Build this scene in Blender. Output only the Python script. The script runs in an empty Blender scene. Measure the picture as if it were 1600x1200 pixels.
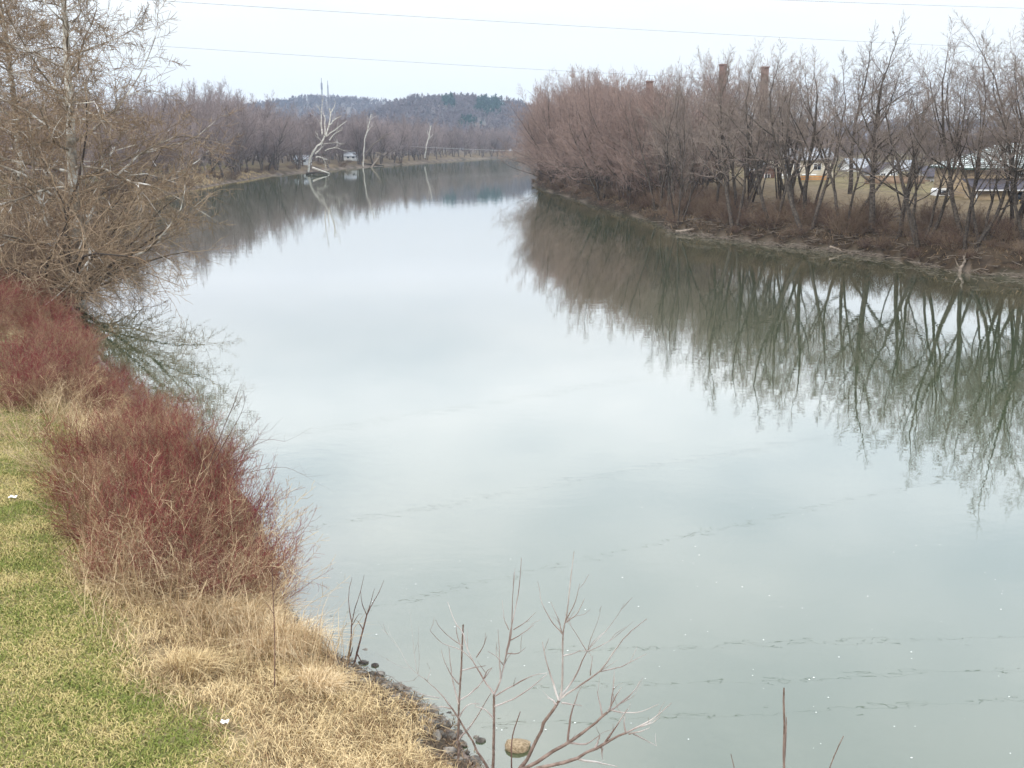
import bpy, math, random
import numpy as np
from mathutils import Vector

# ------------------------------------------------------------------ camera, sky, sun, exposure
S = bpy.context.scene
COL = S.collection
CAM_H = 10.0
PITCH = math.radians(13.25)
FPX = 1600.0
cd = bpy.data.cameras.new("camera")
cd.sensor_width = 36.0
cd.lens = 36.0
cd.clip_start = 0.1
cd.clip_end = 20000
cam = bpy.data.objects.new("camera", cd)
COL.objects.link(cam)
cam.location = (0, 0, CAM_H)
cam.rotation_euler = (math.pi / 2 - PITCH, 0, 0)
S.camera = cam

SUN_EL = math.radians(38)
SUN_AZ = math.radians(215)          # compass bearing of the sun, 0 = +Y, clockwise
w = bpy.data.worlds.new("World")
S.world = w
w.use_nodes = True
nt = w.node_tree
for n in list(nt.nodes):
    nt.nodes.remove(n)
N = nt.nodes.new
L = nt.links.new
out = N("ShaderNodeOutputWorld")
sky = N("ShaderNodeTexSky")
sky.sky_type = 'NISHITA'
sky.sun_disc = False
sky.sun_elevation = SUN_EL
sky.sun_rotation = SUN_AZ
sky.air_density = 1.5
sky.dust_density = 2.0
bg1 = N("ShaderNodeBackground")
bg1.inputs[1].default_value = 0.12
L(sky.outputs[0], bg1.inputs[0])
tc = N("ShaderNodeTexCoord")
sep = N("ShaderNodeSeparateXYZ")
L(tc.outputs['Generated'], sep.inputs[0])


def wmath(op, a, b=None, clamp=False):
    m = N("ShaderNodeMath")
    m.operation = op
    m.use_clamp = clamp
    for i, v in enumerate((a, b)):
        if v is None:
            continue
        if isinstance(v, (int, float)):
            m.inputs[i].default_value = v
        else:
            L(v, m.inputs[i])
    return m.outputs[0]


zc = wmath('MAXIMUM', sep.outputs[2], 0.0)
# overcast: dim at the horizon, brighter towards the zenith (CIE overcast sky)
fcv = N("ShaderNodeFloatCurve")
cv = fcv.mapping.curves[0]
for (a, b) in ((.13, 1.05 / 3), (.26, 1.78 / 3), (.36, 2.08 / 3), (.55, 2.35 / 3)):
    cv.points.new(a, b)
cv.points[0].location = (0, 1.02 / 3)
cv.points[-1].location = (1, 2.75 / 3)
fcv.mapping.update()
L(zc, fcv.inputs['Value'])
lum = wmath('MULTIPLY', fcv.outputs[0], 3.0)
den = wmath('ADD', zc, 0.16)
comb = N("ShaderNodeCombineXYZ")
L(wmath('DIVIDE', sep.outputs[0], den), comb.inputs[0])
L(wmath('DIVIDE', sep.outputs[1], den), comb.inputs[1])
noi = N("ShaderNodeTexNoise")
noi.inputs['Scale'].default_value = 1.15
noi.inputs['Detail'].default_value = 3.5
noi.inputs['Roughness'].default_value = 0.5
mp = N("ShaderNodeMapping")
mp.inputs['Location'].default_value = (3.1, 1.7, 0.4)
L(comb.outputs[0], mp.inputs[0])
L(mp.outputs[0], noi.inputs['Vector'])
rmp = N("ShaderNodeValToRGB")
rmp.color_ramp.elements[0].position = 0.34
rmp.color_ramp.elements[0].color = (0.70, 0.79, 0.88, 1)
rmp.color_ramp.elements[1].position = 0.66
rmp.color_ramp.elements[1].color = (1.17, 1.19, 1.22, 1)
L(noi.outputs['Fac'], rmp.inputs[0])
# near the horizon the cloud deck closes into an even veil
veil = N("ShaderNodeMix")
veil.data_type = 'RGBA'
L(wmath('MULTIPLY', wmath('SUBTRACT', zc, .08), 4.5, True), veil.inputs[0])
veil.inputs[6].default_value = (0.965, 1.0, 1.03, 1)
L(rmp.outputs[0], veil.inputs[7])
bg2 = N("ShaderNodeBackground")
L(veil.outputs[2], bg2.inputs[0])
L(lum, bg2.inputs[1])
mx = N("ShaderNodeMixShader")
mx.inputs[0].default_value = 0.9
L(bg1.outputs[0], mx.inputs[1])
L(bg2.outputs[0], mx.inputs[2])
L(mx.outputs[0], out.inputs[0])

sl = bpy.data.lights.new("sun", 'SUN')
sl.energy = 1.5
sl.angle = math.radians(12)
sl.color = (1.0, 0.95, 0.87)
so = bpy.data.objects.new("sun", sl)
COL.objects.link(so)
sd = Vector((math.sin(SUN_AZ) * math.cos(SUN_EL), math.cos(SUN_AZ) * math.cos(SUN_EL), math.sin(SUN_EL)))
so.rotation_euler = sd.to_track_quat('Z', 'Y').to_euler()

S.view_settings.view_transform = 'Standard'
S.view_settings.look = 'None'
S.view_settings.gamma = 1
S.view_settings.use_curve_mapping = False
S.view_settings.exposure = 0.18
S.render.engine = 'CYCLES'
S.cycles.use_denoising = True
try:
    S.cycles.denoiser = 'OPENIMAGEDENOISE'
    S.cycles.denoising_input_passes = 'RGB_ALBEDO_NORMAL'
except Exception:
    pass
S.cycles.max_bounces = 8
S.cycles.diffuse_bounces = 3
S.cycles.glossy_bounces = 3
S.cycles.transparent_max_bounces = 8
S.cycles.volume_bounces = 0
S.cycles.use_adaptive_sampling = False

# ------------------------------------------------------------------ pixel -> place
CP, SP = math.cos(PITCH), math.sin(PITCH)


def ray(x, y):
    a, b = x - 800.0, 600.0 - y
    return np.array([a, FPX * CP + b * SP, -FPX * SP + b * CP])


def P(x, y, z=0.0):
    r = ray(x, y)
    t = (z - CAM_H) / r[2]
    return np.array([0, 0, CAM_H]) + r * t


def PD(x, y, Y):
    r = ray(x, y)
    t = Y / r[1]
    return np.array([0, 0, CAM_H]) + r * t


def to_px(p):
    v = np.asarray(p) - np.array([0, 0, CAM_H])
    d = v[1] * CP - v[2] * SP
    u = v[1] * SP + v[2] * CP
    return 800 + FPX * v[0] / d, 600 - FPX * u / d


# ------------------------------------------------------------------ materials
def nodes(name):
    m = bpy.data.materials.new(name)
    m.use_nodes = True
    t = m.node_tree
    b = t.nodes.get("Principled BSDF")
    return m, t, b


def mat(name, c1, c2=None, scale=4.0, rough=0.85, coord='pos', c3=None, objrand=0.0, island=0.0, spec=0.2, detail=4.0,
        lo=0.35, hi=0.65, bump=0.0, metal=0.0):
    """procedural surface: two or three colours mixed by noise, varied per object and per loose piece"""
    m, t, b = nodes(name)
    b.inputs['Roughness'].default_value = rough
    b.inputs['Specular IOR Level'].default_value = spec
    b.inputs['Metallic'].default_value = metal
    geo = t.nodes.new("ShaderNodeNewGeometry")
    tcn = t.nodes.new("ShaderNodeTexCoord")
    vec = geo.outputs['Position'] if coord == 'pos' else tcn.outputs['Object']
    nz = t.nodes.new("ShaderNodeTexNoise")
    nz.inputs['Scale'].default_value = scale
    nz.inputs['Detail'].default_value = detail
    t.links.new(vec, nz.inputs['Vector'])
    r = t.nodes.new("ShaderNodeValToRGB")
    e = r.color_ramp.elements
    e[0].position, e[1].position = lo, hi
    e[0].color = (*c1, 1)
    e[1].color = (*(c2 or c1), 1)
    if c3:
        k = r.color_ramp.elements.new((lo + hi) / 2)
        k.color = (*c3, 1)
    fac = nz.outputs['Fac']
    if island:
        mm = t.nodes.new("ShaderNodeMath")
        mm.operation = 'MULTIPLY_ADD'
        sub = t.nodes.new("ShaderNodeMath")
        sub.operation = 'SUBTRACT'
        t.links.new(geo.outputs['Random Per Island'], sub.inputs[0])
        sub.inputs[1].default_value = 0.5
        t.links.new(sub.outputs[0], mm.inputs[0])
        mm.inputs[1].default_value = island
        t.links.new(fac, mm.inputs[2])
        fac = mm.outputs[0]
    t.links.new(fac, r.inputs[0])
    col = r.outputs[0]
    if objrand:
        oi = t.nodes.new("ShaderNodeObjectInfo")
        hs = t.nodes.new("ShaderNodeHueSaturation")
        ma = t.nodes.new("ShaderNodeMath")
        ma.operation = 'MULTIPLY_ADD'
        t.links.new(oi.outputs['Random'], ma.inputs[0])
        ma.inputs[1].default_value = objrand * 2
        ma.inputs[2].default_value = 1 - objrand
        t.links.new(ma.outputs[0], hs.inputs['Value'])
        t.links.new(col, hs.inputs['Color'])
        col = hs.outputs[0]
    t.links.new(col, b.inputs['Base Color'])
    if bump:
        bp = t.nodes.new("ShaderNodeBump")
        bp.inputs['Strength'].default_value = 1.0
        bp.inputs['Distance'].default_value = bump
        t.links.new(nz.outputs['Fac'], bp.inputs['Height'])
        t.links.new(bp.outputs[0], b.inputs['Normal'])
    return m


M = {}
M['bark'] = mat('bark', (.030, .024, .020), (.095, .078, .064), 6, .9, 'obj', objrand=.2)
M['twig'] = mat('twig', (.165, .13, .11), (.26, .208, .175), .35, .9, 'obj', objrand=.28, island=.5)
M['twig_pink'] = mat('twig_pink', (.20, .14, .118), (.32, .23, .195), .35, .9, 'obj', objrand=.2, island=.5)
M['twig_far'] = mat('twig_far', (.19, .15, .142), (.30, .24, .225), .2, .9, 'obj', objrand=.22, island=.4)
M['bark_far'] = mat('bark_far', (.09, .07, .06), (.15, .125, .105), 2, .9, 'obj', objrand=.2)
M['sycamore_bark'] = mat('sycamore_bark', (.13, .105, .08), (.62, .60, .55), 1.1, .8, 'obj', c3=(.34, .31, .26), lo=.40, hi=.60, detail=5)
M['sycamore_twig'] = mat('sycamore_twig', (.17, .112, .07), (.34, .25, .165), .5, .9, 'obj', island=.7)
M['sycamore_bough'] = mat('sycamore_bough', (.11, .085, .062), (.62, .59, .54), 1.0, .8, 'obj', c3=(.22, .18, .135), lo=.40, hi=.62, detail=5)
M['dark_bark'] = mat('dark_bark', (.03, .024, .02), (.08, .062, .05), 5, .9, 'obj')
M['white_wood'] = mat('white_wood', (.30, .265, .22), (.58, .55, .50), 2.0, .85, 'obj')
M['red_twig'] = mat('red_twig', (.19, .028, .032), (.30, .195, .11), 1.1, .75, 'pos', c3=(.145, .055, .042), island=.6, lo=.34, hi=.66, objrand=.25)
M['maroon_twig'] = mat('maroon_twig', (.19, .028, .034), (.28, .18, .105), .7, .8, 'pos', c3=(.145, .062, .048), island=.5, lo=.36, hi=.62)
M['brown_twig'] = mat('brown_twig', (.10, .065, .05), (.20, .14, .095), .4, .9, 'pos', island=.5, objrand=.15)
M['brush_twig'] = mat('brush_twig', (.085, .05, .04), (.20, .145, .10), .3, .9, 'pos', island=.5, objrand=.2)
M['tan_stalk'] = mat('tan_stalk', (.30, .20, .11), (.58, .44, .27), .8, .85, 'pos', island=.7)
M['sapling_bark'] = mat('sapling_bark', (.11, .072, .056), (.24, .175, .145), 9.0, .7, 'obj', detail=5)
M['sapling_twig'] = mat('sapling_twig', (.16, .105, .085), (.50, .45, .42), 1.6, .6, 'obj', lo=.38, hi=.66)
M['dark_sapling'] = mat('dark_sapling', (.09, .05, .042), (.17, .10, .08), 3.0, .7, 'obj')
M['grass'] = mat('grass', (.155, .185, .035), (.50, .39, .17), .85, .8, 'pos', c3=(.28, .26, .075), island=.40, lo=.35, hi=.62, detail=5)
M['dry_grass'] = mat('dry_grass', (.24, .15, .075), (.68, .51, .28), 1.3, .8, 'pos', c3=(.56, .42, .22), island=.6, lo=.3, hi=.7)
M['pale_grass'] = mat('pale_grass', (.52, .37, .20), (.80, .63, .40), 1.5, .8, 'pos', island=.6)
M['litter_brown'] = mat('litter_brown', (.07, .045, .03), (.26, .18, .11), .5, .9, 'pos', island=.8)
M['stone'] = mat('stone', (.07, .06, .052), (.20, .175, .145), 7, .85, 'pos', objrand=.35, bump=.02)
M['rock'] = mat('rock', (.20, .145, .085), (.36, .27, .17), 6, .85, 'obj', bump=.03)
M['wire'] = mat('wire', (.05, .05, .055), rough=.5)
M['wire_light'] = mat('wire_light', (.55, .53, .52), rough=.5)
M['driftwood'] = mat('driftwood', (.12, .095, .075), (.27, .22, .175), 3, .9, 'obj', objrand=.3)
M['beige_wall'] = mat('beige_wall', (.46, .40, .31), (.52, .46, .36), 1.2, .9, 'pos')
M['tan_wall'] = mat('tan_wall', (.36, .275, .18), (.43, .33, .215), 1.0, .9, 'pos')
M['white_wall'] = mat('white_wall', (.50, .50, .49), (.62, .62, .61), .8, .8, 'pos')
M['grey_roof'] = mat('grey_roof', (.28, .29, .31), (.38, .39, .41), 1.5, .85, 'pos')
M['dark_roof'] = mat('dark_roof', (.07, .065, .08), (.11, .10, .115), 2, .85, 'pos')
M['roof_green'] = mat('roof_green', (.05, .10, .085), (.08, .14, .115), 2, .7, 'pos')
M['roof_white'] = mat('roof_white', (.62, .66, .64), (.76, .79, .77), 2, .7, 'pos')
M['brick'] = mat('brick', (.13, .078, .064), (.20, .115, .095), 2.2, .9, 'pos', detail=6)
M['glass'] = mat('glass', (.03, .035, .045), rough=.12, spec=.6)
M['trim'] = mat('trim', (.78, .78, .77), rough=.6)
M['van_paint'] = mat('van_paint', (.80, .81, .82), rough=.3, spec=.5)
M['tyre'] = mat('tyre', (.02, .02, .02), rough=.9)
M['rim'] = mat('rim', (.45, .45, .46), rough=.35, metal=.7)
M['lamp_red'] = mat('lamp_red', (.5, .03, .02), rough=.3)
M['lamp_clear'] = mat('lamp_clear', (.7, .7, .66), rough=.2)
M['orange_wood'] = mat('orange_wood', (.60, .24, .07), (.72, .38, .12), 2, .8, 'pos')
M['yellow_paint'] = mat('yellow_paint', (.75, .48, .05), rough=.5)
M['brown_wall'] = mat('brown_wall', (.22, .15, .10), (.30, .21, .15), 1.5, .9, 'pos')
M['paper'] = mat('paper', (.82, .82, .80), rough=.8)
M['steel'] = mat('steel', (.16, .15, .16), rough=.6, metal=.3)
M['evergreen'] = mat('evergreen', (.025, .05, .04), (.05, .085, .06), .02, .9, 'pos', island=.5)
M['hill_wood'] = mat('hill_wood', (.10, .082, .085), (.165, .13, .128), .008, .95, 'pos', island=.35)
M['hill_soil'] = mat('hill_soil', (.10, .085, .075), (.15, .12, .10), .01, .95, 'pos')

# ground: bare winter soil, dead grass and mown lawn, by the painted zones of the sheet
gm, t, b = nodes('ground_cover')
b.inputs['Roughness'].default_value = .95
b.inputs['Specular IOR Level'].default_value = .1
geo = t.nodes.new("ShaderNodeNewGeometry")


def gnoise(scale, c1, c2, c3=None, lo=.35, hi=.65, detail=6):
    nz = t.nodes.new("ShaderNodeTexNoise")
    nz.inputs['Scale'].default_value = scale
    nz.inputs['Detail'].default_value = detail
    t.links.new(geo.outputs['Position'], nz.inputs['Vector'])
    r = t.nodes.new("ShaderNodeValToRGB")
    r.color_ramp.elements[0].position, r.color_ramp.elements[1].position = lo, hi
    r.color_ramp.elements[0].color = (*c1, 1)
    r.color_ramp.elements[1].color = (*c2, 1)
    if c3:
        r.color_ramp.elements.new((lo + hi) / 2).color = (*c3, 1)
    t.links.new(nz.outputs['Fac'], r.inputs[0])
    return r.outputs[0]


def gmix(attr, a, c):
    at = t.nodes.new("ShaderNodeAttribute")
    at.attribute_name = attr
    x = t.nodes.new("ShaderNodeMix")
    x.data_type = 'RGBA'
    t.links.new(at.outputs['Fac'], x.inputs[0])
    t.links.new(a, x.inputs[6])
    t.links.new(c, x.inputs[7])
    return x.outputs[2]


soil = gnoise(1.1, (.055, .042, .03), (.15, .112, .074), (.095, .07, .048))
dry = gnoise(2.4, (.13, .09, .05), (.33, .25, .14))
lawn = gnoise(1.1, (.085, .09, .03), (.22, .175, .09), (.14, .13, .05), .36, .60)
bed = gnoise(1.6, (.15, .115, .095), (.27, .21, .175))
deep = gnoise(.3, (.035, .05, .032), (.05, .065, .042))
c = gmix('dry', soil, dry)
c = gmix('lawn', c, lawn)
c = gmix('bed', c, bed)
bank_shade = gnoise(2.0, (.018, .013, .009), (.055, .038, .024))  # tree shade along the waterline, put into the colour of the bank mud
c = gmix('bank_shade', c, bank_shade)
c = gmix('deep', c, deep)
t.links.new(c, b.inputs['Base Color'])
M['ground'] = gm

# water: turbid green river, mirror-like surface with small ripples
wm, t, b = nodes('river_water')
t.nodes.remove(b)
outn = [n for n in t.nodes if n.type == 'OUTPUT_MATERIAL'][0]
geo = t.nodes.new("ShaderNodeNewGeometry")
mpn = t.nodes.new("ShaderNodeMapping")
mpn.inputs['Scale'].default_value = (1.0, 1.6, 1.0)
t.links.new(geo.outputs['Position'], mpn.inputs[0])
hts = []
for sc, amp, det in ((1.3, .0020, 2.0), (.22, .0035, 1.0)):
    nz = t.nodes.new("ShaderNodeTexNoise")
    nz.inputs['Scale'].default_value = sc
    nz.inputs['Detail'].default_value = det
    t.links.new(mpn.outputs[0], nz.inputs['Vector'])
    mm = t.nodes.new("ShaderNodeMath")
    mm.operation = 'MULTIPLY'
    mm.inputs[1].default_value = amp
    t.links.new(nz.outputs['Fac'], mm.inputs[0])
    hts.append(mm.outputs[0])
ad = t.nodes.new("ShaderNodeMath")
ad.operation = 'ADD'
t.links.new(hts[0], ad.inputs[0])
t.links.new(hts[1], ad.inputs[1])
bp = t.nodes.new("ShaderNodeBump")
bp.inputs['Strength'].default_value = 1.0
bp.inputs['Distance'].default_value = 1.0
t.links.new(ad.outputs[0], bp.inputs['Height'])
fr = t.nodes.new("ShaderNodeFresnel")
fr.inputs['IOR'].default_value = 1.7
t.links.new(bp.outputs[0], fr.inputs['Normal'])
gl = t.nodes.new("ShaderNodeBsdfGlossy")
gl.inputs['Roughness'].default_value = .012
gl.inputs['Color'].default_value = (1, .99, 1.0, 1)
t.links.new(bp.outputs[0], gl.inputs['Normal'])
df = t.nodes.new("ShaderNodeBsdfDiffuse")
df.inputs['Color'].default_value = (.082, .108, .054, 1)
tr = t.nodes.new("ShaderNodeBsdfTransparent")
tr.inputs['Color'].default_value = (.82, .86, .80, 1)
m1 = t.nodes.new("ShaderNodeMixShader")
m1.inputs[0].default_value = .38
t.links.new(df.outputs[0], m1.inputs[1])
t.links.new(tr.outputs[0], m1.inputs[2])
m2 = t.nodes.new("ShaderNodeMixShader")
fb = t.nodes.new("ShaderNodeMath")
fb.operation = 'MULTIPLY'
fb.use_clamp = True
fb.inputs[1].default_value = 1.5
t.links.new(fr.outputs[0], fb.inputs[0])
fm = t.nodes.new('ShaderNodeMath')
fm.operation = 'MINIMUM'
fm.inputs[1].default_value = .78
t.links.new(fb.outputs[0], fm.inputs[0])
t.links.new(fm.outputs[0], m2.inputs[0])
t.links.new(m1.outputs[0], m2.inputs[1])
t.links.new(gl.outputs[0], m2.inputs[2])
t.links.new(m2.outputs[0], outn.inputs[0])
M['water'] = wm


# ------------------------------------------------------------------ mesh helpers
def mesh_np(name, V, F, m, smooth=False):
    V = np.asarray(V, dtype=np.float32).reshape(-1, 3)
    F = np.asarray(F, dtype=np.int32)
    k = F.shape[1]
    me = bpy.data.meshes.new(name)
    me.vertices.add(len(V))
    me.vertices.foreach_set("co", V.ravel())
    me.loops.add(F.size)
    me.loops.foreach_set("vertex_index", F.ravel())
    me.polygons.add(len(F))
    me.polygons.foreach_set("loop_start", np.arange(0, F.size, k, dtype=np.int32))
    me.polygons.foreach_set("loop_total", np.full(len(F), k, dtype=np.int32))
    if smooth:
        me.polygons.foreach_set("use_smooth", np.ones(len(F), dtype=bool))
    me.materials.append(M[m] if isinstance(m, str) else m)
    me.update(calc_edges=True)
    return me


def obj(name, me, parent=None, loc=None):
    o = bpy.data.objects.new(name, me)
    COL.objects.link(o)
    if parent is not None:
        o.parent = parent
    if loc is not None:
        o.location = loc
    return o


def tag(o, label, cat, group=None):
    o['label'] = label
    o['category'] = cat
    if group:
        o['group'] = group
    return o


def thing(name, label, cat, loc=(0, 0, 0), group=None, rotz=0.0):
    o = bpy.data.objects.new(name, None)
    COL.objects.link(o)
    o.empty_display_size = .2
    o.location = loc
    o.rotation_euler = (0, 0, rotz)
    return tag(o, label, cat, group)


def kind(o, k):
    o['kind'] = k
    return o


def copy_tree(src, loc, rotz, scale, label, group):
    r = src.copy()
    COL.objects.link(r)
    r.location = loc
    r.rotation_euler = (0, 0, rotz)
    r.scale = scale if hasattr(scale, '__len__') else (scale,) * 3
    r['label'] = label
    r['group'] = group
    for ch in src.children:
        c_ = ch.copy()
        COL.objects.link(c_)
        c_.parent = r
    return r


class Geo:
    """collects quads of boxes and prisms for one mesh"""

    def __init__(self):
        self.V, self.F = [], []

    def quad(self, a, b_, c_, d):
        i = len(self.V)
        self.V += [a, b_, c_, d]
        self.F.append((i, i + 1, i + 2, i + 3))

    def box(self, x0, x1, y0, y1, z0, z1):
        i = len(self.V)
        self.V += [(x0, y0, z0), (x1, y0, z0), (x1, y1, z0), (x0, y1, z0), (x0, y0, z1), (x1, y0, z1), (x1, y1, z1), (x0, y1, z1)]
        for f in ((0, 3, 2, 1), (4, 5, 6, 7), (0, 1, 5, 4), (1, 2, 6, 5), (2, 3, 7, 6), (3, 0, 4, 7)):
            self.F.append(tuple(i + k for k in f))
        return self

    def hexa(self, pts):
        """eight corners: four below, four above, both counter-clockwise"""
        i = len(self.V)
        self.V += [tuple(p) for p in pts]
        for f in ((0, 3, 2, 1), (4, 5, 6, 7), (0, 1, 5, 4), (1, 2, 6, 5), (2, 3, 7, 6), (3, 0, 4, 7)):
            self.F.append(tuple(i + k for k in f))
        return self

    def mesh(self, name, m):
        return mesh_np(name, self.V, self.F, m)


def part(name, g, m, parent):
    return obj(name, g.mesh(name, m), parent)


def tubes(paths, sides):
    """paths: list of (points, radii); returns V, F(quads)"""
    byn = {}
    for p, r in paths:
        byn.setdefault(len(p), []).append((p, r))
    Vs, Fs, off = [], [], 0
    ang = np.arange(sides) * 2 * np.pi / sides
    ca, sa = np.cos(ang), np.sin(ang)
    for n, lst in byn.items():
        A = np.array([p for p, r in lst], dtype=np.float64)
        R = np.array([r for p, r in lst], dtype=np.float64)
        B = len(lst)
        T = np.empty_like(A)
        T[:, 1:-1] = A[:, 2:] - A[:, :-2]
        T[:, 0] = A[:, 1] - A[:, 0]
        T[:, -1] = A[:, -1] - A[:, -2]
        T /= np.linalg.norm(T, axis=2, keepdims=True) + 1e-9
        mean = A[:, -1] - A[:, 0]
        ref = np.zeros((B, 3))
        ref[np.arange(B), np.argmin(np.abs(mean), axis=1)] = 1
        U = np.cross(T, ref[:, None, :])
        U /= np.linalg.norm(U, axis=2, keepdims=True) + 1e-9
        W = np.cross(T, U)
        ring = A[:, :, None, :] + R[:, :, None, None] * (U[:, :, None, :] * ca[None, None, :, None] + W[:, :, None, :] * sa[None, None, :, None])
        Vs.append(ring.reshape(-1, 3))
        bi = np.arange(B)[:, None, None] * n * sides
        si = np.arange(n - 1)[None, :, None] * sides
        k = np.arange(sides)[None, None, :]
        k2 = (k + 1) % sides
        q = np.stack([bi + si + k, bi + si + k2, bi + si + sides + k2, bi + si + sides + k], axis=-1).reshape(-1, 4) + off
        Fs.append(q)
        off += B * n * sides
    return np.concatenate(Vs), np.concatenate(Fs)


def join_vf(lst):
    V, F, o = [], [], 0
    for v, f in lst:
        V.append(v)
        F.append(f + o)
        o += len(v)
    return np.concatenate(V), np.concatenate(F)


# ------------------------------------------------------------------ river banks and ground height
def xy(px, py, z=0.0):
    p = P(px, py, z)
    return (p[0], p[1])


LEFT = [(16, -400), (13, -60), (9.5, 2), (7, 7.5), (5, 10), (3, 11.7), (1, 13.4)] + \
       [xy(*q) for q in ((745, 1200), (700, 1130), (640, 1085), (560, 1045), (490, 1010), (445, 945), (425, 880), (405, 800), (350, 738),
                         (282, 686), (228, 638), (180, 588), (140, 540), (108, 498), (88, 462), (92, 410), (112, 365), (165, 332), (240, 311), (292, 297),
                         (350, 287), (420, 275), (500, 266.5), (560, 262), (640, 256), (720, 250), (790, 246), (826, 243.5))] + \
       [(60, 960), (160, 1050), (420, 1130), (1200, 1200)]
RIGHT = [(90, -400), (74, -60), (60, 25), (50, 58)] + \
        [xy(*q) for q in ((1640, 437), (1560, 430), (1500, 424), (1420, 409), (1340, 396), (1270, 388), (1200, 381), (1120, 371), (1050, 362),
                          (1030, 348), (980, 334), (940, 324), (890, 308), (855, 298), (828, 287))] + \
        [(24, 330), (60, 440), (120, 620), (240, 820), (520, 960), (1200, 1030)]
POLY = np.array(LEFT + RIGHT[::-1], dtype=np.float64)


def river_sd(x, y):
    """signed distance to the waterline: positive on land, negative in the river"""
    x = np.asarray(x, dtype=np.float64)
    y = np.asarray(y, dtype=np.float64)
    best = np.full(x.shape, 1e18)
    ins = np.zeros(x.shape, dtype=bool)
    n = len(POLY)
    for i in range(n):
        ax, ay = POLY[i]
        bx, by = POLY[(i + 1) % n]
        dx, dy = bx - ax, by - ay
        tt = np.clip(((x - ax) * dx + (y - ay) * dy) / (dx * dx + dy * dy + 1e-12), 0, 1)
        best = np.minimum(best, (x - ax - tt * dx) ** 2 + (y - ay - tt * dy) ** 2)
        if ay != by:
            c_ = ((ay > y) != (by > y)) & (x < (bx - ax) * (y - ay) / (by - ay) + ax)
            ins ^= c_
    d = np.sqrt(best)
    return np.where(ins, -d, d)


RL = np.array(RIGHT)


def side_right(x, y):
    """1 on the right-hand bank, 0 on the left-hand bank"""
    ly = np.array([p[1] for p in LEFT])
    lx = np.array([p[0] for p in LEFT])
    mid = np.interp(y, [-400, 0, 15, 80, 230, 300, 450, 800, 1080, 1300], [50, 36, 20, 5, -30, -30, -10, 70, 600, 1200])
    return (x > mid).astype(np.float64)


def wob(x, y):
    return (np.sin(x * .9 + 1.3) * np.cos(y * .7 + .4) + .6 * np.sin(x * 2.1 + y * 1.7) + .4 * np.cos(x * 3.7 - y * 2.9 + 2)) / 2.0


def wob2(x, y):
    return (np.sin(x * .071 + 1.3) * np.cos(y * .053 + .4) + .6 * np.sin(x * .13 + y * .17)) / 1.6


def gh(x, y, s=None):
    x = np.asarray(x, dtype=np.float64)
    y = np.asarray(y, dtype=np.float64)
    if s is None:
        s = river_sd(x, y)
    r = side_right(x, y)
    far = np.clip((y - 70) / 60, 0, 1)
    zl = (1.7 * (1 - far) + 2.6 * far)
    kl = (2.6 * (1 - far) + 9 * far)
    zm = zl * (1 - r) + 3.3 * r
    kk = kl * (1 - r) + 8.0 * r
    sp = np.maximum(s, 0)
    z = zm * (1 - np.exp(-sp / kk)) + .06 * (1 - np.exp(-sp / .3))
    z = z + r * .75 * (1 - np.exp(-sp / .45))
    z = z + wob(x, y) * .055 * np.clip(s * 1.5, 0, 1) + wob2(x, y) * .35 * np.clip((s - 6) / 30, 0, 1)
    lim = np.minimum(.10 * -s, 2.4) if True else 0
    return np.where(s > 0, z, -.03 - np.minimum(np.where(r > .5, .5, .11) * -s, 2.4))


def gz(x, y):
    return float(gh(np.array([x]), np.array([y]))[0])


# ground sheet: rings round the viewpoint, fine near, coarse far
ang = np.concatenate([np.linspace(-48, 48, 310), np.linspace(48, 312, 70)[1:-1]]) * np.pi / 180
rad = np.concatenate([[0.3], np.geomspace(1.5, 3000, 320)])
AA, RR = np.meshgrid(ang, rad)
GX, GY = (RR * np.sin(AA)).ravel(), (RR * np.cos(AA)).ravel()
GS = river_sd(GX, GY)
GZ = gh(GX, GY, GS)
na, nr = len(ang), len(rad)
i0 = (np.arange(nr - 1)[:, None] * na + np.arange(na)[None, :]).ravel()
i1 = (np.arange(nr - 1)[:, None] * na + (np.arange(na)[None, :] + 1) % na).ravel()
gF = np.stack([i0, i1, i1 + na, i0 + na], axis=1)[:, ::-1]
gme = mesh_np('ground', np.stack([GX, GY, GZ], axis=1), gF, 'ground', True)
SR = side_right(GX, GY)


def sm(a, b_, v):
    q = np.clip((v - a) / (b_ - a), 0, 1)
    return q * q * (3 - 2 * q)


def lawn_mask(x, y, s, r):
    edge = 3.3 + .55 * np.sin(x * .9) * np.cos(y * .8) + np.interp(y, [0, 12, 15, 19, 30, 60], [.4, .9, .6, .3, .2, .6])
    near = sm(-.7, .7, s - edge) * (1 - sm(40, 55, y))
    far = sm(12, 22, s) * sm(55, 80, y) * (1 - sm(330, 420, y)) * .75
    right = sm(22, 34, s) * .45
    return (1 - r) * np.maximum(near, far) + r * right


lm = lawn_mask(GX, GY, GS, SR)
farl = sm(60, 110, GY)
dm = (1 - SR) * sm(.6, 2.0, GS) * (1 - sm(16, 34, GS)) * (1 - farl * np.clip(.7 - .45 * wob2(GX * 3, GY * 3), 0, 1)) + SR * sm(9, 16, GS) * .35 * (1 - sm(40, 60, GS))
for nm, v in (('lawn', lm), ('dry', np.clip(dm, 0, 1)), ('bed', (GS < .15).astype(float)), ('bank_shade', SR * (1 - sm(.8, 3.2, GS)) * (GS > -.5) + (1 - SR) * farl * (1 - sm(.3, 1.6, GS)) * .8 * (GS > -.5)), ('deep', np.where(SR > .5, sm(0.2, 2, -GS), sm(2.0, 9, -GS)))):
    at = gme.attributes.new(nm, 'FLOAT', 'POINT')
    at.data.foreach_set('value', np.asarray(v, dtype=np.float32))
kind(obj('ground', gme), 'structure')

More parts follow.
